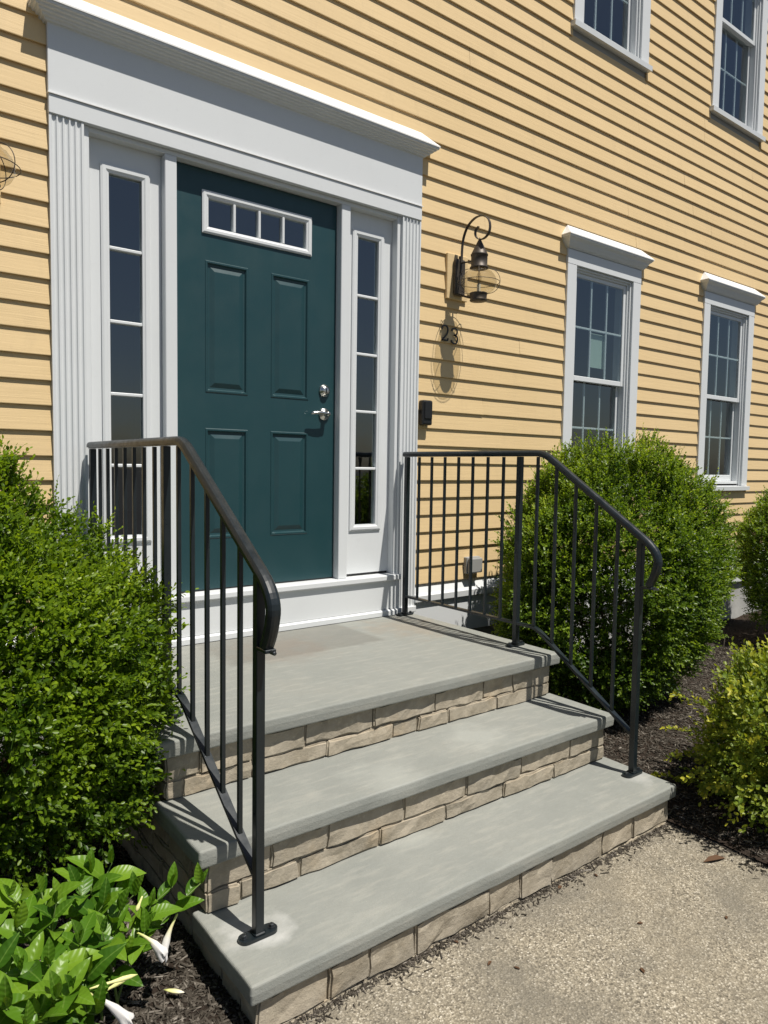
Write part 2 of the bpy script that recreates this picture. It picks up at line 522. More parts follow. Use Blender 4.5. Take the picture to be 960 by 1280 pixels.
holes = [(a + .09, b - .09, z0 + .02, z1 - .1) for a, b, z0, z1 in WIN] + [(-.40, 1.305, .0, 2.29)]
obj('wall', wall_with_holes(HX0, HX1, -.17, HZ, .0, .14, holes), M['plaster'], house)
obj('wall', BX(HX0, HX0 + .14, .141, HD, -.17, HZ), M['siding'], house)
obj('wall', BX(HX1 - .14, HX1, .141, HD, -.17, HZ), M['siding'], house)
obj('wall', BX(HX0 + .141, HX1 - .141, HD - .14, HD, -.17, HZ), M['plaster'], house)
obj('wall', BX(2.05, 2.17, .142, HD - .141, .19, 2.97), M['plaster'], house)
obj('floor', BX(HX0 + .141, HX1 - .141, .141, HD - .141, .02, .185), M['boards'], house)
obj('floor', BX(HX0 + .141, HX1 - .141, .141, HD - .141, 2.98, 3.28), M['plaster'], house)
obj('ceiling', BX(HX0 + .141, HX1 - .141, .141, HD - .141, 5.8, 5.95), M['plaster'], house)
bm = bmesh.new()
prism(bm, [(-.45, HZ + .001), (HD + .4, HZ + .001), (HD / 2, HZ + 3.0)], 0, HX0 - .3, HX1 + .3)
M['shingle'] = mat('roof_shingle', (.07, .07, .075), .9, .1)
obj('roof', bm, M['shingle'], house)
obj('foundation', BX(HX0 + .02, HX1 - .02, .012, HD - .1, ZG - .3, -.171), M['concrete'], house)

# clapboards, course by course, cut round every opening
EXPO = .1045
Z0 = .992 - 8 * EXPO + .004          # lowest butt line
cuts = [(DX0, DX1, -.5, 2.79)] + [(a, b, z0 - .037, z1 + .02) for a, b, z0, z1 in WIN]
bid = 0
for k in range(53):
    zb = Z0 + k * EXPO
    blocked = sorted((c[0], c[1]) for c in cuts if c[2] < zb + EXPO * .62 and c[3] > zb + EXPO * .38)
    spans, x = [], HX0
    for a, b in blocked:
        if a > x: spans.append((x, a))
        x = max(x, b)
    spans.append((x, HX1))
    for a, b in spans:
        # butt joints between board lengths
        pieces = [a]
        if b - a > 4.2:
            j = a + R.uniform(1.2, 2.6) if k % 2 else a + R.uniform(2.4, 3.4)
            while j < b - .8:
                if 1.7 < j < 6.2 or not pieces[1:]: pieces.append(j)
                j += R.uniform(3.2, 3.8)
        elif b - a > 1.2 and R.random() < .35:
            pieces.append(a + R.uniform(.3, b - a - .3))
        pieces.append(b)
        for p0, p1 in zip(pieces, pieces[1:]):
            bm = bmesh.new()
            j0 = R.uniform(-.0012, .0012)
            yb = -.0205 + R.uniform(-.0012, .0012)
            g0 = .0008 if p0 != a else 0; g1 = .0008 if p1 != b else 0
            nseg = max(1, int((p1 - p0) / .45))
            prev = None
            for i in range(nseg + 1):
                xx = p0 + g0 + (p1 - g1 - p0 - g0) * i / nseg
                wv = noise.noise(Vector((xx * 1.3, k * 3.7, 0))) * .0016
                z = zb + wv + j0
                ring = [bm.verts.new(q) for q in ((xx, yb, z), (xx, yb + .0115, z + .0006), (xx, -.0015, z + .123), (xx, -.0065, z + .123), (xx, yb - .0004, z + .003))]
                if prev:
                    for c in range(5): bm.faces.new((prev[c], prev[(c + 1) % 5], ring[(c + 1) % 5], ring[c]))
                else: bm.faces.new(ring[::-1])
                prev = ring
            bm.faces.new(prev)
            obj('clapboard', bm, M['siding'], house)

# water table and skirt board
for a, b in ((HX0, DX0 + .002), (DX1 - .002, HX1)):
    bm = prism(bmesh.new(), [(-.001, .055), (-.045, .055), (-.047, .09), (-.03, .105), (-.001, .16)], 0, a, b)
    obj('water_table', bm, M['trim'], house)
    obj('skirt_board', BX(a, b, -.024, -.0005, -.17, .054), M['trim'], house)


# ---- windows
def make_window(a, b, zs, zt, lbl):
    CW = .1
    c0, c1 = a + CW, b - CW
    # frame (the part itself)
    bm = bmesh.new()
    fw = .030
    yf0, yf1 = .0, .11
    for x0, x1, z0, z1 in ((c0 + .002, c0 + fw, zs + .004, zt - CW - .002), (c1 - fw, c1 - .002, zs + .004, zt - CW - .002), (c0 + fw, c1 - fw, zs + .004, zs + .045), (c0 + fw, c1 - fw, zt - CW - fw, zt - CW - .002)):
        box(bm, x0, x1, yf0, yf1, z0, z1, .003)
    # outer lip of the vinyl frame
    for x0, x1, z0, z1 in ((c0 + .002, c0 + .016, zs + .004, zt - CW - .002), (c1 - .016, c1 - .002, zs + .004, zt - CW - .002), (c0 + .016, c1 - .016, zt - CW - .016, zt - CW - .002)):
        box(bm, x0, x1, yf0 - .014, yf0 - .0005, z0, z1, .002)
    w_ = obj('window', bm, M['vinyl'], house)
    if lbl: w_['label'] = lbl
    # casing boards
    obj('casing', BX(a, c0, -.032, -.0008, zs + .001, zt - CW - .001, bev=.002), M['trim'], w_)
    obj('casing', BX(c1, b, -.032, -.0008, zs + .001, zt - CW - .001, bev=.002), M['trim'], w_)
    obj('casing', BX(a, b, -.0325, -.0008, zt - CW, zt, bev=.002), M['trim'], w_)
    # sill
    obj('sill', prism(bmesh.new(), [(-.0008, zs - .035), (-.052, zs - .040), (-.054, zs - .004), (-.0008, zs + .0004)], 0, a - .018, b + .018), M['trim'], w_)
    # crown with sloped cap
    if zt < 3:
        crown(w_, a, b, zt, .0325, .060, .072, .10)
    # sashes
    s0, s1 = c0 + fw, c1 - fw
    zl, zu = zs + .045, zt - CW - fw
    zm = zl + (zu - zl) * .5
    for lo, hi, yy, nm in ((zm - .018, zu, .012, 'upper_sash'), (zl, zm + .018, .050, 'lower_sash')):
        r, br = .030, .036 if nm == 'upper_sash' else .055
        bm = bmesh.new()
        box(bm, s0 + .001, s0 + r, yy, yy + .032, lo, hi, .003); box(bm, s1 - r, s1 - .001, yy, yy + .032, lo, hi, .003)
        box(bm, s0 + r, s1 - r, yy + .0005, yy + .0315, lo, lo + br, .003); box(bm, s0 + r, s1 - r, yy + .0005, yy + .0315, hi - r, hi, .003)
        obj(nm, bm, M['vinyl'], w_)
        gx0, gx1, gz0, gz1 = s0 + r, s1 - r, lo + br, hi - r
        px = [gx0 + (gx1 - gx0) * i / 3 for i in range(4)]
        pz = [gz0, (gz0 + gz1) / 2, gz1]
        for x_ in px[1:3]:
            obj('muntin', BX(x_ - .008, x_ + .008, yy + .0095, yy + .022, gz0, gz1, bev=.002), M['vinyl'], w_)
        for i in range(3):
            obj('muntin', BX(px[i] + (.0085 if i else 0), px[i + 1] - (.0085 if i < 2 else 0), yy + .0098, yy + .0215, pz[1] - .008, pz[1] + .008, bev=.002), M['vinyl'], w_)
            for j in range(2):
                obj('pane', BX(px[i] + (.0003 if i else 0), px[i + 1] - (.0003 if i < 2 else 0), yy + .006, yy + .009, pz[j] + (.0003 if j else 0), pz[j + 1] - (0 if j else .0003)), M['glass'], w_)
    return w_


def crown(parent, a, b, z, yf, p, h, cap, stacked=False):
    """moulded crown (hip-returned at both ends) over a board whose face is at y=-yf; lip p proud, h tall, sloped cap above"""
    prof = [(0.000, 0.0), (.09, .01), (.11, .06), (.22, .10), (.34, .22), (.44, .36), (.47, .41), (.52, .42), (.60, .58), (.72, .70), (.86, .78), (.88, .83), (.985, .88), (1.0, 1.0)]
    if stacked:
        prof = []
        for i in range(5):
            prof += [(i / 5, i / 5 * .86), (i / 5 + .03, i / 5 * .86 + .10), (i / 5 + .07, i / 5 * .86 + .13), (i / 5 + .17, i / 5 * .86 + .13)]
        prof += [(1, .9), (1, 1)]
    bm = bmesh.new()
    rings = []
    for q, hh in prof:
        d = q * p
        zz = z + .002 + hh * h
        rings.append([bm.verts.new(v) for v in ((a - d, -.001, zz), (a - d, -yf - d, zz), (b + d, -yf - d, zz), (b + d, -.001, zz))])
    for r0, r1 in zip(rings, rings[1:]):
        for i in range(3):
            bm.faces.new((r0[i], r0[i + 1], r1[i + 1], r1[i]))
    bm.faces.new(rings[0])
    top = rings[-1]
    bm.faces.new(top[::-1])
    bm.faces.new([r[0] for r in rings] + [r[3] for r in rings[::-1]])
    obj('crown', bm, M['trim'], parent)
    # sloped cap flashing
    zc = z + .002 + h + .001
    bm = bmesh.new()
    e = .004
    A = [bm.verts.new(v) for v in ((a - p - e, -.001, zc), (a - p - e, -yf - p - e, zc), (b + p + e, -yf - p - e, zc), (b + p + e, -.001, zc))]
    B = [bm.verts.new((v.co.x, v.co.y, zc + .007)) for v in A]
    T = [bm.verts.new(v) for v in ((a + .012, -.001, zc + cap), (b - .012, -.001, zc + cap))]
    for i in range(3): bm.faces.new((A[i], A[i + 1], B[i + 1], B[i]))
    bm.faces.new(A[::-1])
    bm.faces.new((B[0], B[1], T[0])); bm.faces.new((B[1], B[2], T[1], T[0])); bm.faces.new((B[2], B[3], T[1]))
    bm.faces.new((A[3], A[0], B[0], T[0], T[1], B[3]))
    obj('crown_cap', bm, M['metalcap'], parent)


WL = ['ground-floor window with a paper notice behind its glass', 'ground-floor window far from the door', 'upstairs window above the notice window', 'upstairs window far from the door']
for (a, b, z0, z1), l in zip(WIN, WL):
    make_window(a, b, z0, z1, l)

# ---- entry surround
def pilaster(x0, x1):
    y = -.034
    pts = [(x0, -.0008), (x0, y)]
    n = 5
    fl = (x1 - x0) / (n + .6)
    for i in range(n):
        c = x0 + fl * (.8 + i)
        for k in range(7):
            a = math.pi * k / 6
            pts.append((c - .0095 * math.cos(a), y + .0085 * math.sin(a)))
    pts += [(x1, y), (x1, -.0008)]
    bm = bmesh.new()
    prism(bm, pts, 2, .0005, 2.292)
    return obj('pilaster', bm, M['trim'], house)


for x0, x1 in ((DX0, -.417), (1.313, DX1)):
    pl_ = pilaster(x0, x1)
    obj('plinth', BX(x0 - .004, x1 + .004, -.045, -.001, .001, .036, bev=.003), M['trim'], pl_)
# flat inner casing beside each pilaster and the jamb return
for x0, x1 in ((-.4168, -.392), (1.2882, 1.3128)):
    obj('inner_casing', BX(x0, x1, -.016, .13, .238, 2.291, bev=.002), M['trim'], house)
# frieze: wide board, drip edge, lower band
fz = obj('frieze', BX(DX0 - .002, DX1 + .002, -.036, -.0008, 2.375, 2.66, bev=.002), M['trim'], house)
obj('drip_edge', prism(bmesh.new(), [(-.001, 2.380), (-.044, 2.3745), (-.044, 2.3695), (-.001, 2.3695)], 0, DX0 - .004, DX1 + .004), M['metalcap'], fz)
obj('lower_band', BX(DX0 - .001, DX1 + .001, -.0385, -.0008, 2.2925, 2.3685, bev=.002), M['trim'], fz)
cn = crown(fz, DX0, DX1, 2.640, .036, .068, .056, .112, stacked=True)
# door frame: head, two mullion posts
obj('door_head', BX(-.3915, 1.2878, -.012, .13, 2.271, 2.2915, bev=.002), M['trim'], house)
for x0, x1 in ((-.062, -.006), (.908, .966)):
    obj('mullion', BX(x0, x1, -.014, .128, .2385, 2.2705, bev=.003), M['trim'], house)
# sill, nosing and base board under the door
obj('threshold', BX(-.43, 1.33, -.050, .13, .205, .2378, bev=.006, seg=2), M['trim'], house)
obj('base_board', BX(-.416, 1.312, -.03, -.001, .0365, .2045), M['trim'], house)
obj('base_moulding', prism(bmesh.new(), [(-.001, .001), (-.046, .001), (-.046, .026), (-.036, .034), (-.001, .036)], 0, -.4125, 1.3085), M['trim'], house)


# ---- sidelights
def nested_panel(bm, x0, x1, z0, z1, loops):
    """loops: (inset, y) from the outside inwards; closes the innermost"""
    rs = []
    for d, y in loops:
        rs.append([bm.verts.new(v) for v in ((x0 + d, y, z0 + d), (x1 - d, y, z0 + d), (x1 - d, y, z1 - d), (x0 + d, y, z1 - d))])
    for a, b in zip(rs, rs[1:]):
        for i in range(4): bm.faces.new((a[i], a[(i + 1) % 4], b[(i + 1) % 4], b[i]))
    bm.faces.new(rs[-1])


def frame_ring(x0, x1, z0, z1, w, y0, y1, bev=.004):
    bm = bmesh.new()
    O = [(x0, z0), (x1, z0), (x1, z1), (x0, z1)]
    I = [(x0 + w, z0 + w), (x1 - w, z0 + w), (x1 - w, z1 - w), (x0 + w, z1 - w)]
    prof = [(0, y1), (0, y0 + bev), (.25, y0), (.62, y0), (.75, y0 + bev * .9), (1, y0 + bev * 1.6), (1, y1)]
    rs = []
    for f, y in prof:
        rs.append([bm.verts.new((o[0] + (i[0] - o[0]) * f, y, o[1] + (i[1] - o[1]) * f)) for o, i in zip(O, I)])
    rs.append(rs[0])
    for a, b in zip(rs, rs[1:]):
        for k in range(4): bm.faces.new((a[k], a[(k + 1) % 4], b[(k + 1) % 4], b[k]))
    return bm


def sidelight(x0, x1, gx0, gx1):
    zb, zt, g0, g1 = .2525, 2.2705, .531, 2.139
    bm = bmesh.new()
    yy = .034
    box(bm, x0, gx0, yy, yy + .04, zb, zt); box(bm, gx1, x1, yy, yy + .04, zb, zt)
    box(bm, gx0, gx1, yy, yy + .04, zb, g0); box(bm, gx0, gx1, yy, yy + .04, g1, zt)
    s = obj('sidelight', bm, M['trim'], house)
    obj('glazing_frame', frame_ring(gx0 - .034, gx1 + .034, g0 - .034, g1 + .034, .036, yy - .012, yy - .0005), M['trim'], s)
    hz = (g1 - g0) / 5
    for i in range(5):
        a, b = g0 + hz * i, g0 + hz * (i + 1)
        obj('pane', BX(gx0 + .002, gx1 - .002, yy + .012, yy + .018, a + (.0075 if i else .002), b - (.0075 if i < 4 else .002)), M['glass'], s)
        if i: obj('muntin', BX(gx0 + .002, gx1 - .002, yy - .004, yy + .03, a - .0075, a + .0075, bev=.003), M['trim'], s)
    obj('weather_strip', BX(x0, x1, yy + .004, yy + .034, .2385, .252), M['black_plastic'], s)


sidelight(-.391, -.0635, -.301, -.151)
sidelight(.9675, 1.287, 1.043, 1.193)

# ---- front door
D0, D1, DZ0, DZ1, DY = -.003, .905, .246, 2.268, .034
lite = (.134, .745, 1.971, 2.172)
pans = [(.150, .379, 1.214, 1.846), (.508, .735, 1.214, 1.846), (.150, .379, .497, 1.041), (.508, .735, .497, 1.041)]
bm = bmesh.new()
hl = [(lite[0] + .02, lite[1] - .02, lite[2] + .02, lite[3] - .02)] + pans
xs_ = sorted({D0, D1, *[h[0] for h in hl], *[h[1] for h in hl]}); zs_ = sorted({DZ0, DZ1, *[h[2] for h in hl], *[h[3] for h in hl]})
for i in range(len(xs_) - 1):
    for j in range(len(zs_) - 1):
        cx, cz = (xs_[i] + xs_[i + 1]) / 2, (zs_[j] + zs_[j + 1]) / 2
        if not any(h[0] < cx < h[1] and h[2] < cz < h[3] for h in hl):
            bm.faces.new([bm.verts.new(v) for v in ((xs_[i], DY, zs_[j]), (xs_[i + 1], DY, zs_[j]), (xs_[i + 1], DY, zs_[j + 1]), (xs_[i], DY, zs_[j + 1]))])
bmesh.ops.remove_doubles(bm, verts=bm.verts[:], dist=1e-5)
r = bmesh.ops.extrude_face_region(bm, geom=bm.faces[:])
for v in r['geom']:
    if isinstance(v, bmesh.types.BMVert): v.co.y += .044
door = obj('door', bm, M['door'], house)
for p in pans:
    bm = bmesh.new()
    nested_panel(bm, *p, [(0, DY + .04), (0, DY), (.004, DY - .0035), (.011, DY - .0035), (.017, DY + .006), (.026, DY + .007), (.048, DY - .001), (.050, DY - .0015)])
    obj('panel', bm, M['door'], door)
obj('lite_frame', frame_ring(lite[0], lite[1], lite[2], lite[3], .032, DY - .011, DY + .03), M['trim'], door)
lx = [lite[0] + .032 + (lite[1] - lite[0] - .064) * i / 4 for i in range(5)]
for i in range(4):
    obj('pane', BX(lx[i] + (.007 if i else .001), lx[i + 1] - (.007 if i < 3 else .001), DY + .012, DY + .018, lite[2] + .033, lite[3] - .033), M['glass'], door)
    if i: obj('muntin', BX(lx[i] - .007, lx[i] + .007, DY - .006, DY + .026, lite[2] + .0325, lite[3] - .0325, bev=.003), M['trim'], door)
# deadbolt and lever
bx_, bz_ = .835, 1.272
db = obj('deadbolt', lathe(bmesh.new(), [(.034, .0), (.034, -.006), (.031, -.011), (.022, -.016), (.021, -.022), (.013, -.024), (.001, -.024)], (bx_, DY, bz_), 24, 'y'), M['nickel'], door, smooth=True)
bm = BX(bx_ - .002, bx_ + .002, DY - .027, DY - .0245, bz_ - .012, bz_ + .012)
obj('keyway', bm, M['black_plastic'], db)
lz = 1.145
lv = obj('handle', lathe(bmesh.new(), [(.034, .0), (.034, -.005), (.030, -.011), (.016, -.015), (.013, -.024), (.013, -.048), (.010, -.052), (.001, -.052)], (bx_, DY, lz), 24, 'y'), M['nickel'], door, smooth=True)
bm = bmesh.new()
tube(bm, [(bx_ + .006, DY - .044, lz), (bx_ - .02, DY - .048, lz + .001), (bx_ - .055, DY - .05, lz + .004), (bx_ - .09, DY - .047, lz + .002), (bx_ - .108, DY - .043, lz - .004)], [.010, .0105, .0095, .008, .0055], 10)
obj('lever', bm, M['nickel'], lv, smooth=True)
for hz in (.50, 1.25, 2.02):
    obj('hinge', lathe(bmesh.new(), [(.005, -.045), (.006, -.043), (.006, .043), (.005, .045)], (-.005, DY - .004, hz), 10), M['nickel'], door)
obj('sweep', BX(D0 + .002, D1 - .002, DY + .004, DY + .03, .2385, .2455), M['black_plastic'], door)

# ------------------------------------------------------------------ steps
steps = empty('front_steps', (.44, -.9, ZG))
tag(steps, 'three bluestone slab steps on tan tumbled block risers', 'steps')


def slab(x0, x1, y0, y1, z1, th, seed):
    bm = BX(x0, x1, y0, y1, z1 - th, z1)
    rnd = random.Random(seed)
    bmesh.ops.bevel(bm, geom=bm.edges[:], offset=.007, segments=3, affect='EDGES', profile=.5)
    # cut the long sides so that the rock-faced edge can wander
    for ax, lo, hi in ((0, x0, x1), (1, y0, y1)):
        n = int((hi - lo) / .045)
        for i in range(1, n):
            c = [0, 0, 0]; c[ax] = lo + (hi - lo) * i / n + rnd.uniform(-.008, .008)
            nn = [0, 0, 0]; nn[ax] = 1
            if min(c[ax] - lo, hi - c[ax]) < .02: continue
            bmesh.ops.bisect_plane(bm, geom=bm.verts[:] + bm.edges[:] + bm.faces[:], plane_co=c, plane_no=nn)
    bmesh.ops.bisect_plane(bm, geom=bm.verts[:] + bm.edges[:] + bm.faces[:], plane_co=(0, 0, z1 - th * .45), plane_no=(0, 0, 1))
    for v in bm.verts:
        c = v.co
        n = noise.noise_vector(Vector((c.x * 9, c.y * 9, seed * 3.1))) * .0022 + noise.noise_vector(Vector((c.x * 30, c.y * 30, seed * 1.7))) * .0009
        mid = 1.0 if abs(c.z - (z1 - th * .45)) < .002 else 0
        if c.x - x0 < .02: c.x += n.x - mid * .0015
        elif x1 - c.x < .02: c.x += n.x + mid * .0015
        if c.y - y0 < .02: c.y += n.y - mid * .0015
    return obj('tread_slab', bm, M['bluestone'], steps)


TH = .0535
SX0, SX1 = -.516, 1.402
slab(SX0 - .008, SX1 + .006, -1.156, -.047, .0, TH, 1)
slab(SX0, SX1, -1.463, -1.10, -.205, TH, 2)
slab(SX0 + .003, SX1 - .004, -1.769, -1.40, -.409, TH, 3)


def rough_block(x0, x1, y0, y1, z0, z1, seed, amp=.0075):
    bm = bmesh.new()
    box(bm, x0, x1, y0, y1, z0, z1)
    bmesh.ops.bevel(bm, geom=bm.edges[:], offset=.006, segments=2, affect='EDGES')
    lx, ly = x1 - x0, y1 - y0
    for ax, lo, hi, d in ((0, x0, x1, .035), (1, y0, y1, .05), (2, z0, z1, .03)):
        n = max(1, int((hi - lo) / d))
        for i in range(1, n):
            c = [0, 0, 0]; c[ax] = lo + (hi - lo) * i / n; nn = [0, 0, 0]; nn[ax] = 1
            bmesh.ops.bisect_plane(bm, geom=bm.verts[:] + bm.edges[:] + bm.faces[:], plane_co=c, plane_no=nn)
    for v in bm.verts:
        p = v.co
        n = noise.noise_vector(Vector((p.x * 16 + seed * 7.3, p.y * 16, p.z * 16))) * amp + noise.noise_vector(Vector((p.x * 45, p.y * 45 + seed, p.z * 45))) * amp * .5
        v.co = p + n
    return bm


def block(x0, x1, y0, y1, z0, z1):
    global bid
    bid += 1
    o = obj('block', rough_block(x0 + .0008, x1 - .0008, y0, y1, z0 + .0006, z1 - .0006, bid), M['block'], steps)
    return o


def front_row(yf, z0, z1, joints, depth=.10):
    for a, b in zip(joints, joints[1:]):
        o = R.uniform(-.004, .004)
        block(a, b, yf + o, yf + depth, z0 + R.uniform(-.002, .002), z1)


def jx(pxs, y, z_, py):
    return [at(p, py, 1, y).x for p in pxs]


def joints(pxs, yf, x0, x1, line):
    """photo columns of block joints on the riser plane -> x positions (line = two (px, py) on the riser row)"""
    (xa, ya), (xb, yb) = line
    out = [at(p, ya + (yb - ya) * (p - xa) / (xb - xa), 1, yf).x for p in pxs]
    out = [x for x in out if x0 + .05 < x < x1 - .05]
    return [x0] + out + [x1]


OV = .036
B0, B1 = SX0 + .03, SX1 - .03
Y1, Y2, Y3 = -1.156 + .030, -1.463 + .022, -1.769 + .014
front_row(Y1, -.142, -TH - .002, joints([250, 316, 381, 467, 543, 604, 641], Y1, B0, B1, ((300, 960), (600, 865))))
front_row(Y1, -.204, -.142, joints([229, 316, 409, 491, 523, 560, 621], Y1, B0, B1, ((300, 985), (600, 885))))
front_row(Y2, -.345, -.205 - TH - .002, joints([339, 410, 505, 584, 652, 712], Y2, B0, B1, ((300, 1100), (700, 945))))
front_row(Y2, -.408, -.345, joints([300, 375, 475, 557, 630, 692], Y2, B0, B1, ((300, 1120), (700, 965))))
front_row(Y3, -.560, -.409 - TH - .002, joints([340, 412, 461, 519, 611, 651, 689, 754, 792], Y3, B0, B1, ((330, 1270), (820, 1015))))
front_row(Y3, -.66, -.56, joints([370, 450, 560, 640, 730], Y3, B0, B1, ((330, 1270), (820, 1015))))
# side walls of the stoop
for xs0, sgn in ((B0, 1), (B1, -1)):
    for zi, (z0, z1) in enumerate(((-.66, -.57), (-.57, -.48), (-.48, -.408), (-.408, -.345), (-.345, -.265), (-.265, -.204), (-.204, -.142), (-.142, -TH - .002))):
        yfront = Y3 if z1 < -.45 else (Y2 if z1 < -.25 else Y1)
        y = yfront + .102
        y += (.12 if zi % 2 else 0)
        ys = [yfront + .102] + ([y] if zi % 2 else [])
        while ys[-1] < -.3: ys.append(ys[-1] + R.uniform(.17, .25))
        ys.append(-.05)
        for a, b in zip(ys, ys[1:]):
            x0, x1 = (xs0, xs0 + .10) if sgn > 0 else (xs0 - .10, xs0)
            o = R.uniform(-.004, .004)
            bid += 1
            obj('block', rough_block(x0 + o, x1 + o, a + .0025, b - .0025, z0 + .002, z1 - .002, bid), M['block'], steps)
# rubble core behind the blocks
bm = bmesh.new()
box(bm, B0 + .09, B1 - .09, Y1 + .06, -.06, -.66, -TH - .006)
box(bm, B0 + .091, B1 - .091, Y2 + .06, Y1 + .059, -.66, -.205 - TH - .006)
box(bm, B0 + .092, B1 - .092, Y3 + .06, Y2 + .059, -.66, -.409 - TH - .006)
box(bm, B0 + .02, B1 - .02, Y3 + .011, Y3 + .0595, -.66, -.409 - TH - .006)
box(bm, B0 + .02, B1 - .02, Y2 + .011, Y2 + .0585, -.46, -.205 - TH - .006)
box(bm, B0 + .02, B1 - .02, Y1 + .011, Y1 + .0585, -.25, -TH - .006)
obj('rubble_core', bm, M['mortar'], steps)


# ------------------------------------------------------------------ railings
def arc(p0, p1, p2, n=6):
    return [((1 - t) ** 2 * p0[0] + 2 * t * (1 - t) * p1[0] + t * t * p2[0], (1 - t) ** 2 * p0[1] + 2 * t * (1 - t) * p1[1] + t * t * p2[1]) for t in [i / n for i in range(n + 1)]]


HZT = .953       # top of the level handrail
YB, YE = -1.095, -1.655


def rail_z(y):
    if y > YB: return HZT
    return HZT + (y - YB) * .668


def make_railing(xc, label):
    root = empty('iron_railing', (xc, -.94, 0))
    tag(root, label, 'railing', 'wrought iron railings on both sides of the steps')
    # moulded handrail, ending in a lamb's-tongue turned down on to the newel
    prof = [(-.019, -.017), (-.019, -.006), (-.016, .0), (-.012, .0045), (-.005, .0068), (.005, .0068), (.012, .0045), (.016, .0), (.019, -.006), (.019, -.017), (.012, -.0175), (.012, -.022), (-.012, -.022), (-.012, -.0175)]
    path = [(-.060, HZT - .007), (-.3, HZT - .007), (-.6, HZT - .007), (-1.0, HZT - .007)]
    path += arc((YB + .05, HZT - .007), (YB, HZT - .007), (YB - .045, rail_z(YB - .045) - .009), 5)
    path += [(-1.3, rail_z(-1.3) - .009), (-1.5, rail_z(-1.5) - .009)]
    ze = rail_z(YE) - .009
    path += arc((YE + .03, rail_z(YE + .03) - .009), (YE - .045, ze - .03), (YE - .038, ze - .085), 8)
    path += arc((YE - .036, ze - .095), (YE - .028, ze - .135), (YE - .002, ze - .178), 5)[0:]
    bm = bmesh.new()
    sweep_yz(bm, path, prof, xc)
    hr = obj('handrail', bm, M['iron'], root, smooth=False)
    # clip and bolt at the end of the tongue
    zc = ze - .182
    bm = BX(xc - .016, xc + .016, YE - .016, -1.6185, zc - .006, zc + .004, bev=.002)
    obj('clip', bm, M['iron'], hr)
    obj('bolt', lathe(bmesh.new(), [(.0055, 0), (.0055, -.02), (.004, -.022)], (xc, YE - .016, zc - .002), 8, 'y'), M['bolt'], hr)
    # posts
    for py, z0, z1 in ((-.082, 0, HZT - .03), (-.94, 0, HZT - .03), (-1.605, -.409, rail_z(-1.605) - .034)):
        s = .0127
        po = obj('post', BX(xc - s, xc + s, py - s, py + s, z0 + .004, z1, bev=.002, seg=2), M['iron'], root)
        # oblong foot plate with two bolts
        bm = bmesh.new()
        L_, r_ = .036, .021
        pts = []
        for k in range(9):
            a = -math.pi / 2 + math.pi * k / 8; pts.append((xc + L_ + r_ * math.cos(a), py + r_ * math.sin(a)))
        for k in range(9):
            a = math.pi / 2 + math.pi * k / 8; pts.append((xc - L_ + r_ * math.cos(a), py + r_ * math.sin(a)))
        prism(bm, pts, 2, z0 + .001, z0 + .010)
        obj('foot_plate', bm, M['iron'], po)
        for sx in (-1, 1):
            obj('bolt', lathe(bmesh.new(), [(.011, .0), (.011, .002), (.0075, .0021), (.0075, .009), (.005, .010)], (xc + sx * .041, py, z0 + .0102), 6), M['bolt'], po)
        bm = BX(xc - .017, xc + .017, py - .017, py + .017, z0 + .0103, z0 + .016, bev=.004)
        obj('weld', bm, M['iron'], po)
    # lower rail: level along the landing, then down the flight
    zb = .112
    bp = [(-.095, zb), (-.5, zb), (-.927, zb)]
    bm = bmesh.new()
    pr_ = [(-.0125, -.006), (.0125, -.006), (.0125, .006), (-.0125, .006)]
    sweep_yz(bm, bp, pr_, xc)
    obj('lower_rail', bm, M['iron'], root)
    def low(y): return zb if y > -1.07 else zb + (y + 1.07) * .668
    bm = bmesh.new()
    sweep_yz(bm, [(-.953, zb), (-1.0, zb)] + arc((-1.03, zb), (-1.07, zb), (-1.105, low(-1.105)), 5) + [(-1.3, low(-1.3)), (-1.592, low(-1.592))], pr_, xc)
    obj('lower_rail', bm, M['iron'], root)
    # balusters
    bs = [-.082 - (.94 - .082) * k / 8 for k in range(1, 8)] + [-.94 - (1.605 - .94) * k / 6 for k in range(1, 6)]
    for y in bs:
        s = .0064
        bm = BX(xc - s, xc + s, y - s, y + s, low(y) + .0065, rail_z(y) - .031, bev=.001)
        for v in bm.verts:      # cut the top to the slope of the rail
            if v.co.z > .2:
                v.co.z = rail_z(v.co.y) - .031
            else: v.co.z = low(v.co.y) + .0065 + (v.co.z - low(y) - .0065) * .3
        obj('baluster', bm, M['iron'], root)
    return root


make_railing(1.335, 'black iron railing beside the large round shrub under the notice window')
make_railing(-.41, 'black iron railing beside the shrub and the white-flowered plant')


# ------------------------------------------------------------------ plants
def raw_mesh(name, V, F4, tint=None):
    me = bpy.data.meshes.new(name)
    me.vertices.add(len(V)); me.vertices.foreach_set('co', np.ascontiguousarray(V, np.float32).ravel())
    n = len(F4)
    me.loops.add(n * 4); me.loops.foreach_set('vertex_index', np.ascontiguousarray(F4, np.int32).ravel())
    me.polygons.add(n); me.polygons.foreach_set('loop_start', np.arange(0, n * 4, 4, dtype=np.int32))
    me.update(calc_edges=True)
    if tint is not None:
        a = me.attributes.new('tint', 'FLOAT', 'POINT'); a.data.foreach_set('value', np.ascontiguousarray(tint, np.float32))
    return me


def norm(a): return a / np.maximum(np.linalg.norm(a, axis=-1, keepdims=True), 1e-9)


LEAF = np.array([(0, 0, 0), (.32, .26, .07), (.76, .25, .05), (1, 0, -.05), (.76, -.25, .05), (.32, -.26, .07)])   # (along, across, lift)
LF = np.array([(0, 1, 2, 3), (0, 3, 4, 5)])


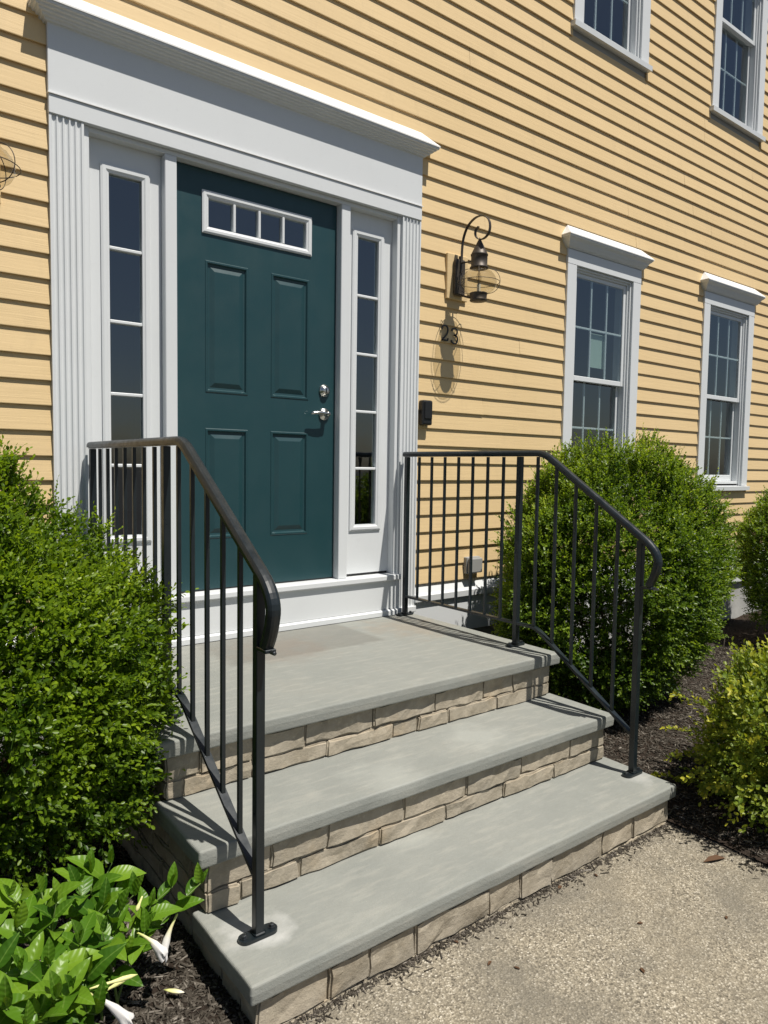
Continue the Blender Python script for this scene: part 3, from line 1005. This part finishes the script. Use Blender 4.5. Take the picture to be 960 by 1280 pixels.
def leaves_on_twigs(rng, P, D, length, per, size, tint0, spread=.9, width=1.0):
    """P twig bases (n,3), D unit directions, per leaves on each twig -> verts, faces, tint"""
    n = len(P)
    ref = norm(rng.normal(size=(n, 3)))
    S = norm(np.cross(D, ref)); B = np.cross(D, S)
    V, T = [], []
    for k in range(per):
        f = (k + .4) / per
        ang = (k % 2) * math.pi + (k // 2) * (math.pi / 2) + rng.normal(0, .35, n)
        if k == per - 1: f = 1.0
        out = S * np.cos(ang)[:, None] + B * np.sin(ang)[:, None]
        sp = spread * (1.15 - .75 * f) * rng.uniform(.75, 1.2, n)
        L = norm(D * 1.0 + out * sp[:, None] * 1.3 + rng.normal(0, .18, (n, 3)))
        nrm = norm(D * 1.0 - L * np.sum(D * L, 1, keepdims=True) + np.array([0, -.25, .75]) + rng.normal(0, .2, (n, 3)))
        nrm = norm(nrm - L * np.sum(nrm * L, 1, keepdims=True))
        X = np.cross(nrm, L)
        s = size * rng.uniform(.7, 1.2, n) * (1.05 - .35 * f)
        base = P + D * (length * f)[:, None]
        v = base[:, None, :] + s[:, None, None] * (LEAF[None, :, 0:1] * L[:, None, :] + LEAF[None, :, 1:2] * width * X[:, None, :] + LEAF[None, :, 2:3] * nrm[:, None, :])
        V.append(v.reshape(-1, 3))
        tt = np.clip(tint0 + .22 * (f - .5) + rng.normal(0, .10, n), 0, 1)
        T.append(np.repeat(tt, 6))
    V = np.concatenate(V); T = np.concatenate(T)
    nl = len(V) // 6
    F = (np.arange(nl)[:, None, None] * 6 + LF[None]).reshape(-1, 4)
    return V, F, T


def twig_strips(P, Q, r):
    """thin three-sided stems from P to Q"""
    n = len(P)
    D = norm(Q - P); S = norm(np.cross(D, np.array([.3, .2, .93]))); B = np.cross(D, S)
    V = []
    for a in range(3):
        o = (S * math.cos(a * 2.094) + B * math.sin(a * 2.094))
        V += [P + o * r, Q + o * r * .5]
    V = np.stack(V, 1).reshape(-1, 3)
    F = np.array([(0, 2, 3, 1), (2, 4, 5, 3), (4, 0, 1, 5)])
    return V, (np.arange(n)[:, None, None] * 6 + F[None]).reshape(-1, 4)


def lump(rng, k=14, f=(1.5, 5)):
    K = norm(rng.normal(size=(k, 3))) * rng.uniform(*f, k)[:, None]; ph = rng.uniform(0, 6.28, k); am = 1 / np.linalg.norm(K, axis=1)
    am /= am.sum()
    return lambda X: (np.sin(X @ K.T + ph) * am).sum(1)


def shrub(label, group, base, ctr, rad, n, leaf, seed, material, zmin, holes=.0, shoots=200, rough=.16, per=9, top_pull=.0, extra=None, twig=(.05, .09), name='round_shrub', tone=.0):
    rng = np.random.default_rng(seed)
    ctr = np.array(ctr); rad = np.array(rad)
    root = tag(empty(name, base), label, 'shrub', group)
    u = norm(rng.normal(size=(int(n * 1.6), 3)))
    shp = lump(rng, 16, (2, 7)); hol = lump(rng, 24, (5, 14)); clump = lump(rng, 40, (9, 22))
    rr = 1 + rough * 2.2 * shp(u) + .30 * clump(u * 1.0)
    depth = rng.beta(1.0, 2.6, len(u)) * .5
    P = ctr + u * rad * (rr * (1 - depth))[:, None]
    keep = (P[:, 2] > zmin + .10 * rng.random(len(u)))
    h = hol(P * 1.0)
    keep &= ~((h > .32 - holes) & (depth < .16))
    keep &= rng.random(len(u)) < 1 - .55 * np.clip(-u[:, 2] - .25, 0, 1)
    P, u, depth = P[keep][:n], u[keep][:n], depth[keep][:n]
    nn = norm(u / rad)
    D = norm(nn * .8 + np.array([0, 0, .45]) + rng.normal(0, .42, P.shape))
    ln = rng.uniform(*twig, len(P))
    cl = clump(P * 1.2)
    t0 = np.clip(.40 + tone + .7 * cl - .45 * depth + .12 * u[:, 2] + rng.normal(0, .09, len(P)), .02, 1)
    Vs, Fs, Ts = [], [], []
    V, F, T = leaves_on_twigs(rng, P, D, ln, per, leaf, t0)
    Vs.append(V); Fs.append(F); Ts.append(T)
    # long new shoots that break the outline
    i = rng.choice(np.where((depth < .12) & (u[:, 2] > -.3))[0], shoots)
    Ps = P[i]; Ds = norm(nn[i] * .45 + np.array([0, 0, .9]) + rng.normal(0, .25, Ps.shape)); ls = rng.uniform(.07, .14, shoots)
    V, F, T = leaves_on_twigs(rng, Ps, Ds, ls, 12, leaf * .85, np.clip(t0[i] + .2, 0, 1))
    off = sum(len(v) for v in Vs); Vs.append(V); Fs.append(F + off); Ts.append(T)
    V, F = twig_strips(np.concatenate([P - D * .03, Ps]), np.concatenate([P + D * ln[:, None], Ps + Ds * ls[:, None]]), .0012)
    off = sum(len(v) for v in Vs); Vs.append(V); Fs.append(F + off); Ts.append(np.full(len(V), .08))
    if extra is not None:
        V, F, T = extra(rng)
        off = sum(len(v) for v in Vs); Vs.append(V); Fs.append(F + off); Ts.append(T)
    me = raw_mesh('crown', np.concatenate(Vs), np.concatenate(Fs), np.concatenate(Ts))
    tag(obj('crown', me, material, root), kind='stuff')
    # woody stems fanning out from the base
    for k in range(9):
        a = 2 * math.pi * k / 9 + rng.uniform(-.3, .3)
        tip = ctr + np.array([math.cos(a) * rad[0] * .62, math.sin(a) * rad[1] * .62, rad[2] * rng.uniform(-.2, .5)])
        b0 = np.array(base) + np.array([math.cos(a) * .04, math.sin(a) * .04, -.03])
        mid = b0 * .5 + tip * .5 + np.array([math.cos(a) * .08, math.sin(a) * .08, -.05])
        pts = [b0 * (1 - t) ** 2 + 2 * t * (1 - t) * mid + tip * t * t for t in np.linspace(0, 1, 7)]
        bm = bmesh.new(); tube(bm, [p + rng.normal(0, .008, 3) for p in pts], list(np.linspace(.013, .004, 7)), 6)
        for q in range(3):
            p = pts[3 + q]; e = p + norm(rng.normal(size=3) + np.array([math.cos(a), math.sin(a), .6])) * rng.uniform(.12, .25)
            tube(bm, [p, (p + e) / 2 + rng.normal(0, .01, 3), e], [.005, .004, .002], 5)
        obj('stem', bm, M['bark'], root, smooth=True)
    return root


GS = 'clipped evergreen shrubs along the house'
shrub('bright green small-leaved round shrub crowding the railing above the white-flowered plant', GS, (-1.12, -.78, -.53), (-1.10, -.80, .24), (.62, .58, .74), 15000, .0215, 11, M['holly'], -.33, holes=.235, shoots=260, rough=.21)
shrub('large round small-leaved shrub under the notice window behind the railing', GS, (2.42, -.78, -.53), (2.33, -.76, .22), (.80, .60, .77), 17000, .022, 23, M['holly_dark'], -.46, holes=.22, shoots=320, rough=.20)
shrub('dark round shrub farther along the wall past the notice-window shrub', GS, (5.08, -.80, -.53), (5.06, -.78, .10), (.62, .52, .62), 7000, .024, 31, M['holly_dark'], -.42, holes=.03, shoots=120)


# loose golden shrub at the edge of the paving
def sprays(rng):
    Vs, Fs, Ts = [], [], []
    off = 0
    for k in range(70):
        a = rng.uniform(math.pi * .55, math.pi * 1.55)
        s = np.array([1.86, -2.08, -.30]) + rng.normal(0, .12, 3) * np.array([.8, 1.2, .9])
        ln = rng.uniform(.26, .46)
        d = np.array([math.cos(a), math.sin(a) * .9, rng.uniform(-.15, .85)])
        if k == 0: s, d, ln = np.array([1.70, -1.86, -.34]), np.array([-1, .12, .12]), .34
        if k == 1: s, d, ln = np.array([1.66, -1.98, -.38]), np.array([-1, -.05, .0]), .26
        d = d / np.linalg.norm(d)
        P, D = [], []
        m = 15
        for i in range(m):
            t = i / m
            p = s + d * ln * t + np.array([0, 0, -.18 * t * t * ln])
            P.append(p); D.append(d + np.array([0, 0, -.25 * t]))
        P = np.array(P); D = norm(np.array(D) + rng.normal(0, .35, (m, 3)))
        tl = np.full(m, .03)
        V, F, T = leaves_on_twigs(rng, P, D, tl, 4, .025, np.clip(np.linspace(.25, .95, m) + rng.normal(0, .1, m), 0, 1), width=1.0)
        Vs.append(V); Fs.append(F + off); Ts.append(T); off += len(V)
        V, F = twig_strips(P[:-1], P[1:], .0016)
        Vs.append(V); Fs.append(F + off); Ts.append(np.full(len(V), .5)); off += len(V)
    return np.concatenate(Vs), np.concatenate(Fs), np.concatenate(Ts)


shrub('loose golden-leaved shrub spilling toward the lowest step from the mulch bed', None, (1.97, -2.10, -.54), (1.95, -2.10, -.26), (.42, .46, .32), 2400, .028, 47, M['gold'], -.52, holes=.12, shoots=60, rough=.3, per=7, extra=sprays, twig=(.06, .11), name='golden_shrub', tone=.2)


# ---- white-flowered plant with large glossy leaves
def big_leaf(L, Wd, curl, fold):
    bm = bmesh.new()
    n = 9
    rows = []
    for i in range(n):
        t = i / (n - 1)
        w_ = Wd * (math.sin(math.pi * (t ** .85)) ** .8) * (1 - .15 * t) if 0 < t < 1 else 0
        z = -curl * t * t + .06 * L * math.sin(t * 3)
        if i in (0, n - 1): rows.append([bm.verts.new((L * t, 0, z))]); continue
        rows.append([bm.verts.new((L * t, s * w_, z + abs(s) ** 1.5 * fold * w_ + .0012 * math.sin(i * 2.1 + s * 3))) for s in (-1, -.5, 0, .5, 1)])
    for a, b in zip(rows, rows[1:]):
        if len(a) == 1:
            for k in range(4): bm.faces.new((a[0], b[k], b[k + 1]))
        elif len(b) == 1:
            for k in range(4): bm.faces.new((a[k], b[0], a[k + 1]))
        else:
            for k in range(4): bm.faces.new((a[k], b[k], b[k + 1], a[k + 1]))
    me = bpy.data.meshes.new('leaf'); bm.to_mesh(me); bm.free()
    me.polygons.foreach_set('use_smooth', [True] * len(me.polygons))
    me.materials.append(M['vine_leaf'])
    return me


rp = random.Random(5)
plant = tag(empty('trumpet_flower_plant', (-.86, -1.45, -.53)), 'leafy plant with large glossy leaves and drooping white trumpet flowers', 'plant')
PB = Vector((-.86, -1.45, -.53))
LM = [big_leaf(.085, .019, .010, .35), big_leaf(.098, .023, .022, .30), big_leaf(.072, .016, -.006, .45), big_leaf(.105, .026, .034, .22), big_leaf(.055, .010, -.008, .6)]


def put(me, name, parent, p, d, up, s):
    """orient local x along d, local z toward up"""
    d = Vector(d).normalized(); up = Vector(up)
    y = up.cross(d)
    if y.length < .05: y = Vector((0, 1, .1)).cross(d)
    y.normalize(); z = d.cross(y)
    o = bpy.data.objects.new(name, me); C.objects.link(o)
    mw = Matrix.Translation(Vector(p) - W[parent.name]) @ Matrix(((d.x, y.x, z.x, 0), (d.y, y.y, z.y, 0), (d.z, y.z, z.z, 0), (0, 0, 0, 1))) @ Matrix.Scale(s, 4)
    o.parent = parent; o.matrix_local = mw
    return o


tips = [(20, 1160, -1.62), (52, 1115, -1.52), (70, 1128, -1.60), (96, 1105, -1.50), (112, 1092, -1.45), (140, 1078, -1.45), (168, 1118, -1.52), (150, 1138, -1.60), (188, 1132, -1.55),
        (216, 1108, -1.50), (252, 1103, -1.50), (25, 1215, -1.72), (60, 1205, -1.74), (100, 1180, -1.70), (128, 1165, -1.66), (8, 1262, -1.80), (48, 1268, -1.82), (88, 1240, -1.80),
        (160, 1190, -1.68), (112, 1215, -1.76), (70, 1250, -1.84), (10, 1120, -1.55), (130, 1130, -1.58), (-20, 1200, -1.7), (-30, 1150, -1.55), (30, 1285, -1.86), (120, 1268, -1.80), (182, 1165, -1.58)]
for ti, (px, py, yy) in enumerate(tips):
    tip = at(px, py, 1, yy)
    b0 = PB + Vector((rp.uniform(-.10, .10), rp.uniform(-.16, .10), 0))
    mid = b0.lerp(tip, .5) + Vector((0, 0, .05))
    pts = [b0 * (1 - t) ** 2 + mid * 2 * t * (1 - t) + tip * t * t for t in [i / 8 for i in range(9)]]
    bm = bmesh.new(); tube(bm, pts, [.004, .0038, .0036, .0034, .003, .0028, .0025, .002, .0014], 6)
    obj('stem', bm, M['vine_stem'], plant, smooth=True)
    L_ = (tip - b0).length
    npair = max(2, min(4, int(L_ / .055)))
    for k in range(npair):
        t = 1 - k * .05 / L_ - .01
        p = b0 * (1 - t) ** 2 + mid * 2 * t * (1 - t) + tip * t * t
        dr = (tip - mid).normalized()
        az = k * 1.57 + rp.uniform(-.5, .5) + ti * .9
        for s_ in (0, math.pi):
            o = Vector((math.cos(az + s_), math.sin(az + s_), 0))
            if k == 0:
                d = o * .45 + Vector((0, 0, 1.0)) + dr * .4; me = LM[4] if rp.random() < .5 else LM[2]; sc = rp.uniform(.75, 1.0)
            else:
                d = o * 1.0 + Vector((0, 0, rp.uniform(.35, 1.3) - .12 * k)) + Vector((0, -.1, 0)); me = LM[rp.choice((0, 1, 1, 2, 3))]; sc = rp.uniform(.82, 1.18)
            put(me, 'leaf', plant, p, d, Vector((rp.uniform(-.3, .3), -.45 + rp.uniform(-.2, .2), 1)), sc)


def trumpet(L, wilt, seed):
    """slim tube opening into a drooping five-lobed rim; local +x from stalk to mouth"""
    r_ = random.Random(seed)
    bm = bmesh.new()
    prof = [(0, .002), (.18, .003), (.34, .0038), (.5, .006), (.66, .0095), (.8, .0105), (.9, .0122), (1.0, .021 if not wilt else .0135), (1.06, .029 if not wilt else .0125)]
    n = 20
    rings = []
    for t, r in prof:
        ring = []
        for i in range(n):
            a = 2 * math.pi * i / n
            lobe = 1 + (.28 * math.sin(5 * a / 1.0) if t > .95 else .06 * math.sin(5 * a) * t)
            fold = wilt * max(0, t - .7) * .03 * math.sin(3 * a + seed)
            ring.append(bm.verts.new((L * t + fold + (r_.uniform(-.004, .006) * wilt if t > .95 else 0), r * lobe * math.cos(a), r * lobe * math.sin(a) - .02 * t * t)))
        rings.append(ring)
    for a, b in zip(rings, rings[1:]):
        for i in range(n): bm.faces.new((a[i], a[(i + 1) % n], b[(i + 1) % n], b[i]))
    me = bpy.data.meshes.new('flower'); bm.to_mesh(me); bm.free()
    me.polygons.foreach_set('use_smooth', [True] * len(me.polygons)); me.materials.append(M['petal'])
    return me


for k, (p0, p1, y0, y1, wl) in enumerate([((172, 1166), (208, 1182), -1.60, -1.60, .6), ((108, 1240), (166, 1264), -1.78, -1.76, .8), ((222, 1142), (196, 1190), -1.56, -1.56, 1.0)]):
    a, b = at(*p0, 1, y0), at(*p1, 1, y1)
    put(trumpet((b - a).length, wl, 3 + k), 'flower', plant, a, b - a, (0, 0, 1), 1.0)
for k, (p0, p1, y0) in enumerate([((112, 1236), (172, 1218), -1.78), ((122, 1244), (160, 1222), -1.76), ((178, 1120), (170, 1140), -1.60)]):
    a, b = at(*p0, 1, y0), at(*p1, 1, y0 - .01)
    bm = bmesh.new(); L_ = (b - a).length
    lathe(bm, [(.0015, 0), (.0025, .15 * L_), (.0030, .45 * L_), (.0052, .68 * L_), (.0045, .85 * L_), (.0005, L_)], (0, 0, 0), 10, 'x')
    me = bpy.data.meshes.new('bud'); bm.to_mesh(me); bm.free(); me.materials.append(M['petal_bud'])
    me.polygons.foreach_set('use_smooth', [True] * len(me.polygons))
    put(me, 'bud', plant, a, b - a, (0, 0, 1), 1.0)
# petal that has dropped on the mulch
g_ = at(205, 1237, 2, -.508)
bm = bmesh.new(); lathe(bm, [(.001, 0), (.005, .012), (.0075, .028), (.006, .042), (.001, .055)], (0, 0, 0), 10, 'x')
for v in bm.verts: v.co.z *= .55
me = bpy.data.meshes.new('petal'); bm.to_mesh(me); bm.free(); me.materials.append(M['petal'])
me.polygons.foreach_set('use_smooth', [True] * len(me.polygons))
o = bpy.data.objects.new('fallen_petal', me); C.objects.link(o); o.location = g_; o.rotation_euler = (0, .05, -.75)
tag(o, 'single cream petal lying on the dark mulch', 'petal')

# ---- bark mulch chips
rng = np.random.default_rng(3)
def chips(n, x0, x1, y0, y1):
    out = []
    xy = np.stack([rng.uniform(x0, x1, n), rng.uniform(y0, y1, n)], 1)
    z = np.array([bed_height(a, b) for a, b in xy]) + .003
    P = np.concatenate([xy, z[:, None]], 1)
    d = norm(np.concatenate([rng.normal(size=(n, 2)), rng.normal(0, .22, (n, 1))], 1))
    s = norm(np.cross(d, norm(np.array([0, 0, 1.]) + rng.normal(0, .35, (n, 3))))); b = np.cross(s, d)
    L = rng.gamma(1.8, .0042, n) + .003; w_ = rng.uniform(.001, .0034, n); h = rng.uniform(.0005, .002, n)
    V = []
    for a, c in ((-1, -1), (1, -1), (1, 1), (-1, 1)):
        V.append(P + d * (a * L)[:, None] + s * (c * w_ * (1 if a < 0 else .7))[:, None] + b * h[:, None])
    for a, c in ((-1, -1), (1, -1), (1, 1), (-1, 1)):
        V.append(P + d * (a * L)[:, None] + s * (c * w_)[:, None] - b * h[:, None])
    V = np.stack(V, 1).reshape(-1, 3)
    F = np.array([(0, 1, 2, 3), (0, 4, 5, 1), (1, 5, 6, 2), (2, 6, 7, 3), (3, 7, 4, 0)])
    F = (np.arange(n)[:, None, None] * 8 + F[None]).reshape(-1, 4)
    T = np.repeat(np.clip(rng.beta(1.6, 2.4, n), 0, 1), 8)
    return raw_mesh('mulch_chips', V, F, T)


tag(obj('mulch_chips', chips(30000, -1.5, -.47, -2.3, -.05), M['chip']), 'shredded dark bark mulch in the bed beside the white-flowered plant', 'mulch', kind='stuff')
tag(obj('mulch_chips', chips(52000, 1.38, 4.6, -2.6, -.02), M['chip']), 'shredded dark bark mulch in the bed under the windows', 'mulch', kind='stuff')

def grit(n, fx, fy):
    global bed_height
    keep_ = bed_height
    bed_height = lambda a, b: ZG
    me = chips(n, 0, 1, 0, 1)
    bed_height = keep_
    co = np.empty(len(me.vertices) * 3); me.vertices.foreach_get('co', co); co = co.reshape(-1, 8, 3)
    c = co.mean(1, keepdims=True)
    nx_, ny_ = fx(n), fy(n)
    d = (co - c) * rng.uniform(.25, .8, n)[:, None, None]
    new = d + np.stack([nx_, ny_, np.full(n, ZG + .003)], 1)[:, None, :]
    me.vertices.foreach_set('co', np.ascontiguousarray(new, np.float32).ravel())
    return me


tag(obj('dirt_crumbs', grit(1800, lambda n: rng.uniform(-.42, 1.40, n), lambda n: Y3 - .004 - rng.exponential(.014, n)), M['chip']), 'line of crumbled dirt where the lowest riser meets the paving', 'debris', kind='stuff')
tag(obj('mulch_chips', grit(1500, lambda n: 1.40 - rng.exponential(.035, n), lambda n: rng.uniform(-2.7, -1.78, n)), M['chip']), 'loose mulch crumbs spilled along the paving edge below the golden shrub', 'mulch', kind='stuff')

# ------------------------------------------------------------------ lantern
def make_lantern(cx, label):
    cy = -.216
    root = tag(empty('wall_lantern', (cx, -.03, 1.90)), label, 'lantern', 'onion lanterns beside the front door')
    obj('mounting_block', BX(cx - .085, cx + .085, -.034, -.012, 1.885, 2.155, bev=.003), M['siding'], root)
    bm = BX(cx - .042, cx + .042, -.062, -.0345, 1.905, 2.125, bev=.012, seg=3)
    pl_ = obj('back_plate', bm, M['copper'], root)
    bm = bmesh.new()
    lathe(bm, [(.006, 0), (.006, .014), (.002, .018)], (cx, -.05, 2.126), 8)
    obj('finial', bm, M['copper'], pl_)
    # scrolled strap arm: up from the plate, over, and curling in above the cap
    key = [(-.066, 2.04), (-.066, 2.12), (-.070, 2.20), (-.085, 2.26), (-.120, 2.31), (-.180, 2.338), (-.240, 2.332), (-.285, 2.30), (-.298, 2.255), (-.284, 2.218), (-.246, 2.200), (-.205, 2.208), (-.180, 2.235), (-.182, 2.266), (-.205, 2.280)]
    pts = []
    for i in range(len(key) - 1):
        k0, k1, k2, k3 = [Vector(key[min(max(j, 0), len(key) - 1)]) for j in (i - 1, i, i + 1, i + 2)]
        for q in range(4):
            t = q / 4
            pts.append(tuple(.5 * (2 * k1 + (k2 - k0) * t + (2 * k0 - 5 * k1 + 4 * k2 - k3) * t * t + (3 * k1 - k0 - 3 * k2 + k3) * t ** 3)))
    pts.append(key[-1])
    bm = bmesh.new()
    ring = None
    for i, p in enumerate(pts):
        a = Vector(pts[max(i - 1, 0)]); b = Vector(pts[min(i + 1, len(pts) - 1)])
        t_ = (b - a); t_ = t_.normalized() if t_.length > 1e-6 else Vector((0, 1)); n_ = Vector((t_.y, -t_.x))
        r_ = [bm.verts.new((cx + u, p[0] + n_.x * v, p[1] + n_.y * v)) for u, v in ((-.0085, -.002), (.0085, -.002), (.0085, .002), (-.0085, .002))]
        if ring:
            for k in range(4): bm.faces.new((ring[k], ring[(k + 1) % 4], r_[(k + 1) % 4], r_[k]))
        else: bm.faces.new(r_[::-1])
        ring = r_
    bm.faces.new(ring)
    obj('scroll_arm', bm, M['copper'], root)
    # cap
    obj('cap', lathe(bmesh.new(), [(.001, .180), (.006, .170), (.046, .088), (.051, .080), (.051, .074), (.048, .072), (.048, .012), (.054, .008), (.054, .0), (.040, -.002)], (cx, cy, 2.035), 28), M['copper'], root, smooth=True)
    # onion globe
    prof = [(.040, .0), (.052, -.006), (.078, -.022), (.098, -.048), (.106, -.074), (.104, -.098), (.088, -.124), (.064, -.140), (.046, -.146)]
    obj('globe', lathe(bmesh.new(), prof, (cx, cy, 2.034), 36), M['globe_glass'], root, smooth=True)
    # gallery under the globe
    obj('gallery', lathe(bmesh.new(), [(.052, .0), (.054, -.004), (.050, -.008), (.048, -.036), (.052, -.040), (.050, -.046), (.02, -.052), (.001, -.053)], (cx, cy, 1.893), 28), M['copper'], root, smooth=True)
    bm = bmesh.new()
    tube(bm, [(cx, -.06, 1.915), (cx, -.10, 1.895), (cx, cy + .045, 1.872)], [.006, .006, .006], 8)
    tube(bm, [(cx, -.06, 2.10), (cx, -.11, 2.095), (cx, cy + .047, 2.09)], [.005, .005, .005], 8)
    obj('bracket', bm, M['copper'], root, smooth=True)
    # wire cage
    for k in range(4):
        a = math.pi / 4 + k * math.pi / 2
        bm = bmesh.new()
        pp = []
        for q in range(17):
            b = math.pi * q / 16
            r_ = .050 + .074 * math.sin(b) ** .9
            pp.append((cx + r_ * math.cos(a), cy + r_ * math.sin(a), 2.035 - (.5 - .5 * math.cos(b)) * .145))
        tube(bm, pp, .0018, 6)
        obj('cage_wire', bm, M['copper'], root, smooth=True)
    bm = bmesh.new()
    pp = [(cx + .122 * math.cos(2 * math.pi * q / 40), cy + .122 * math.sin(2 * math.pi * q / 40), 1.956) for q in range(41)]
    tube(bm, pp, .0018, 6, cap=False)
    obj('cage_ring', bm, M['copper'], root, smooth=True)
    # candle sleeve and bulb
    obj('candle_sleeve', lathe(bmesh.new(), [(.011, 0), (.011, .055), (.008, .058)], (cx, cy, 1.890), 14), M['candle'], root)
    obj('bulb', lathe(bmesh.new(), [(.008, 0), (.015, .018), (.017, .034), (.010, .058), (.003, .078), (.0005, .082)], (cx, cy, 1.948), 16), M['globe_glass'], root, smooth=True)
    return root


make_lantern(1.745, 'aged copper onion lantern on a scrolled arm above the house number')
make_lantern(-.820, 'aged copper onion lantern on the siding beyond the fluted pilaster, far from the windows')

# ------------------------------------------------------------------ small things on the wall
def stroke(pts, wd, x, z, h, y0):
    """flat metal numeral: a ribbon swept along a polyline (unit box) with varying width"""
    P = [Vector((x + p[0] * h, 0, z + p[1] * h)) for p in pts]
    bm = bmesh.new(); prev = None
    for i, p in enumerate(P):
        t_ = (P[min(i + 1, len(P) - 1)] - P[max(i - 1, 0)]).normalized(); n_ = Vector((t_.z, 0, -t_.x))
        w_ = wd[i] * h if hasattr(wd, '__len__') else wd * h
        r_ = [bm.verts.new(v) for v in ((p.x + n_.x * w_, y0, p.z + n_.z * w_), (p.x - n_.x * w_, y0, p.z - n_.z * w_), (p.x - n_.x * w_, y0 + .006, p.z - n_.z * w_), (p.x + n_.x * w_, y0 + .006, p.z + n_.z * w_))]
        if prev:
            for k in range(4): bm.faces.new((prev[k], prev[(k + 1) % 4], r_[(k + 1) % 4], r_[k]))
        else: bm.faces.new(r_[::-1])
        prev = r_
    bm.faces.new(prev)
    return bm


def bez(*cps, n=7):
    out = []
    for p0, p1, p2 in cps:
        for i in range(n):
            t = i / n
            out.append(((1 - t) ** 2 * p0[0] + 2 * t * (1 - t) * p1[0] + t * t * p2[0], (1 - t) ** 2 * p0[1] + 2 * t * (1 - t) * p1[1] + t * t * p2[1]))
    out.append(cps[-1][2])
    return out


two = bez(((.02, .72), (.05, 1.0), (.28, 1.0)), ((.28, 1.0), (.56, 1.0), (.56, .74)), ((.56, .74), (.56, .5), (.30, .27)), ((.30, .27), (.12, .12), (.03, .05))) + [(.03, .05), (.30, .06), (.56, .05), (.60, .20)]
three = bez(((.03, .80), (.08, 1.0), (.28, 1.0)), ((.28, 1.0), (.54, 1.0), (.53, .78)), ((.53, .78), (.52, .56), (.24, .55)), ((.24, .55), (.58, .56), (.57, .28)), ((.57, .28), (.56, .0), (.27, .0)), ((.27, .0), (.06, .0), (.02, .22)))
n2 = obj('house_number', stroke(two, .046, 1.628, 1.630, .092, -.030), M['black_plastic'])
tag(n2, 'black metal numeral two of the house number below the lantern', 'number')
n3 = obj('house_number', stroke(three, .046, 1.708, 1.622, .092, -.030), M['black_plastic'])
tag(n3, 'black metal numeral three of the house number below the lantern', 'number')

bell = empty('entry_keypad', (1.505, -.03, 1.11))
tag(bell, 'small black box mounted on the siding beside the pilaster', 'keypad')
obj('body', BX(1.468, 1.540, -.062, -.012, 1.115, 1.262, bev=.010, seg=3), M['black_plastic'], bell)
obj('cover', BX(1.476, 1.532, -.068, -.0625, 1.150, 1.255, bev=.004, seg=2), M['black_plastic'], bell)

ob_ = empty('outlet_box', (1.93, -.03, .19))
tag(ob_, 'grey weatherproof outlet cover low on the siding behind the railing', 'outlet')
obj('back_box', BX(1.865, 1.985, -.045, -.012, .195, .30, bev=.004), M['grey_plastic'], ob_)
obj('cover', BX(1.872, 1.978, -.075, -.0455, .20, .295, bev=.008, seg=2), M['grey_plastic'], ob_)

nt_ = obj('paper_notice', BX(3.165, 3.335, .046, .0465, 1.625, 1.875), M['paper'])
tag(nt_, 'pale green paper notice taped inside the window glass', 'notice')

# dry leaves and grit on the paving
def scrap(name, px, py, L, wd, rot, lab, cat, grp):
    p = at(px, py, 2, ZG)
    bm = bmesh.new()
    pts = [(-L, 0), (-.4 * L, -wd), (.4 * L, -wd * .8), (L, 0), (.4 * L, wd), (-.3 * L, wd * .9)]
    A = [bm.verts.new((a * math.cos(rot) - b * math.sin(rot), a * math.sin(rot) + b * math.cos(rot), .0015 + .006 * abs(b) / wd * (L / .03))) for a, b in pts]
    c = bm.verts.new((0, 0, .002))
    for i in range(6): bm.faces.new((A[i], A[(i + 1) % 6], c))
    bmesh.ops.translate(bm, verts=bm.verts[:], vec=(p.x, p.y, ZG + .002))
    bmesh.ops.solidify(bm, geom=bm.faces[:], thickness=.0012)
    tag(obj(name, bm, M['dead_leaf']), lab, cat, grp)


for px, py, L, wd, rot in ((612, 1205, .012, .004, .3), (646, 1211, .010, .003, 2.), (803, 1214, .012, .005, 1.), (908, 1148, .010, .004, .4), (800, 1155, .010, .004, 2.5), (745, 1095, .011, .003, 1.2), (700, 1110, .012, .006, .2), (570, 1178, .010, .004, 1.7)):
    scrap('leaf_scrap', px, py, L, wd, rot, 'tiny dark scrap of dry leaf on the pale paving', 'leaf', 'leaf scraps on the paving')
scrap('fallen_leaf', 893, 1076, .05, .014, -.35, 'long reddish dead leaf on the paving by the golden shrub', 'leaf', None)
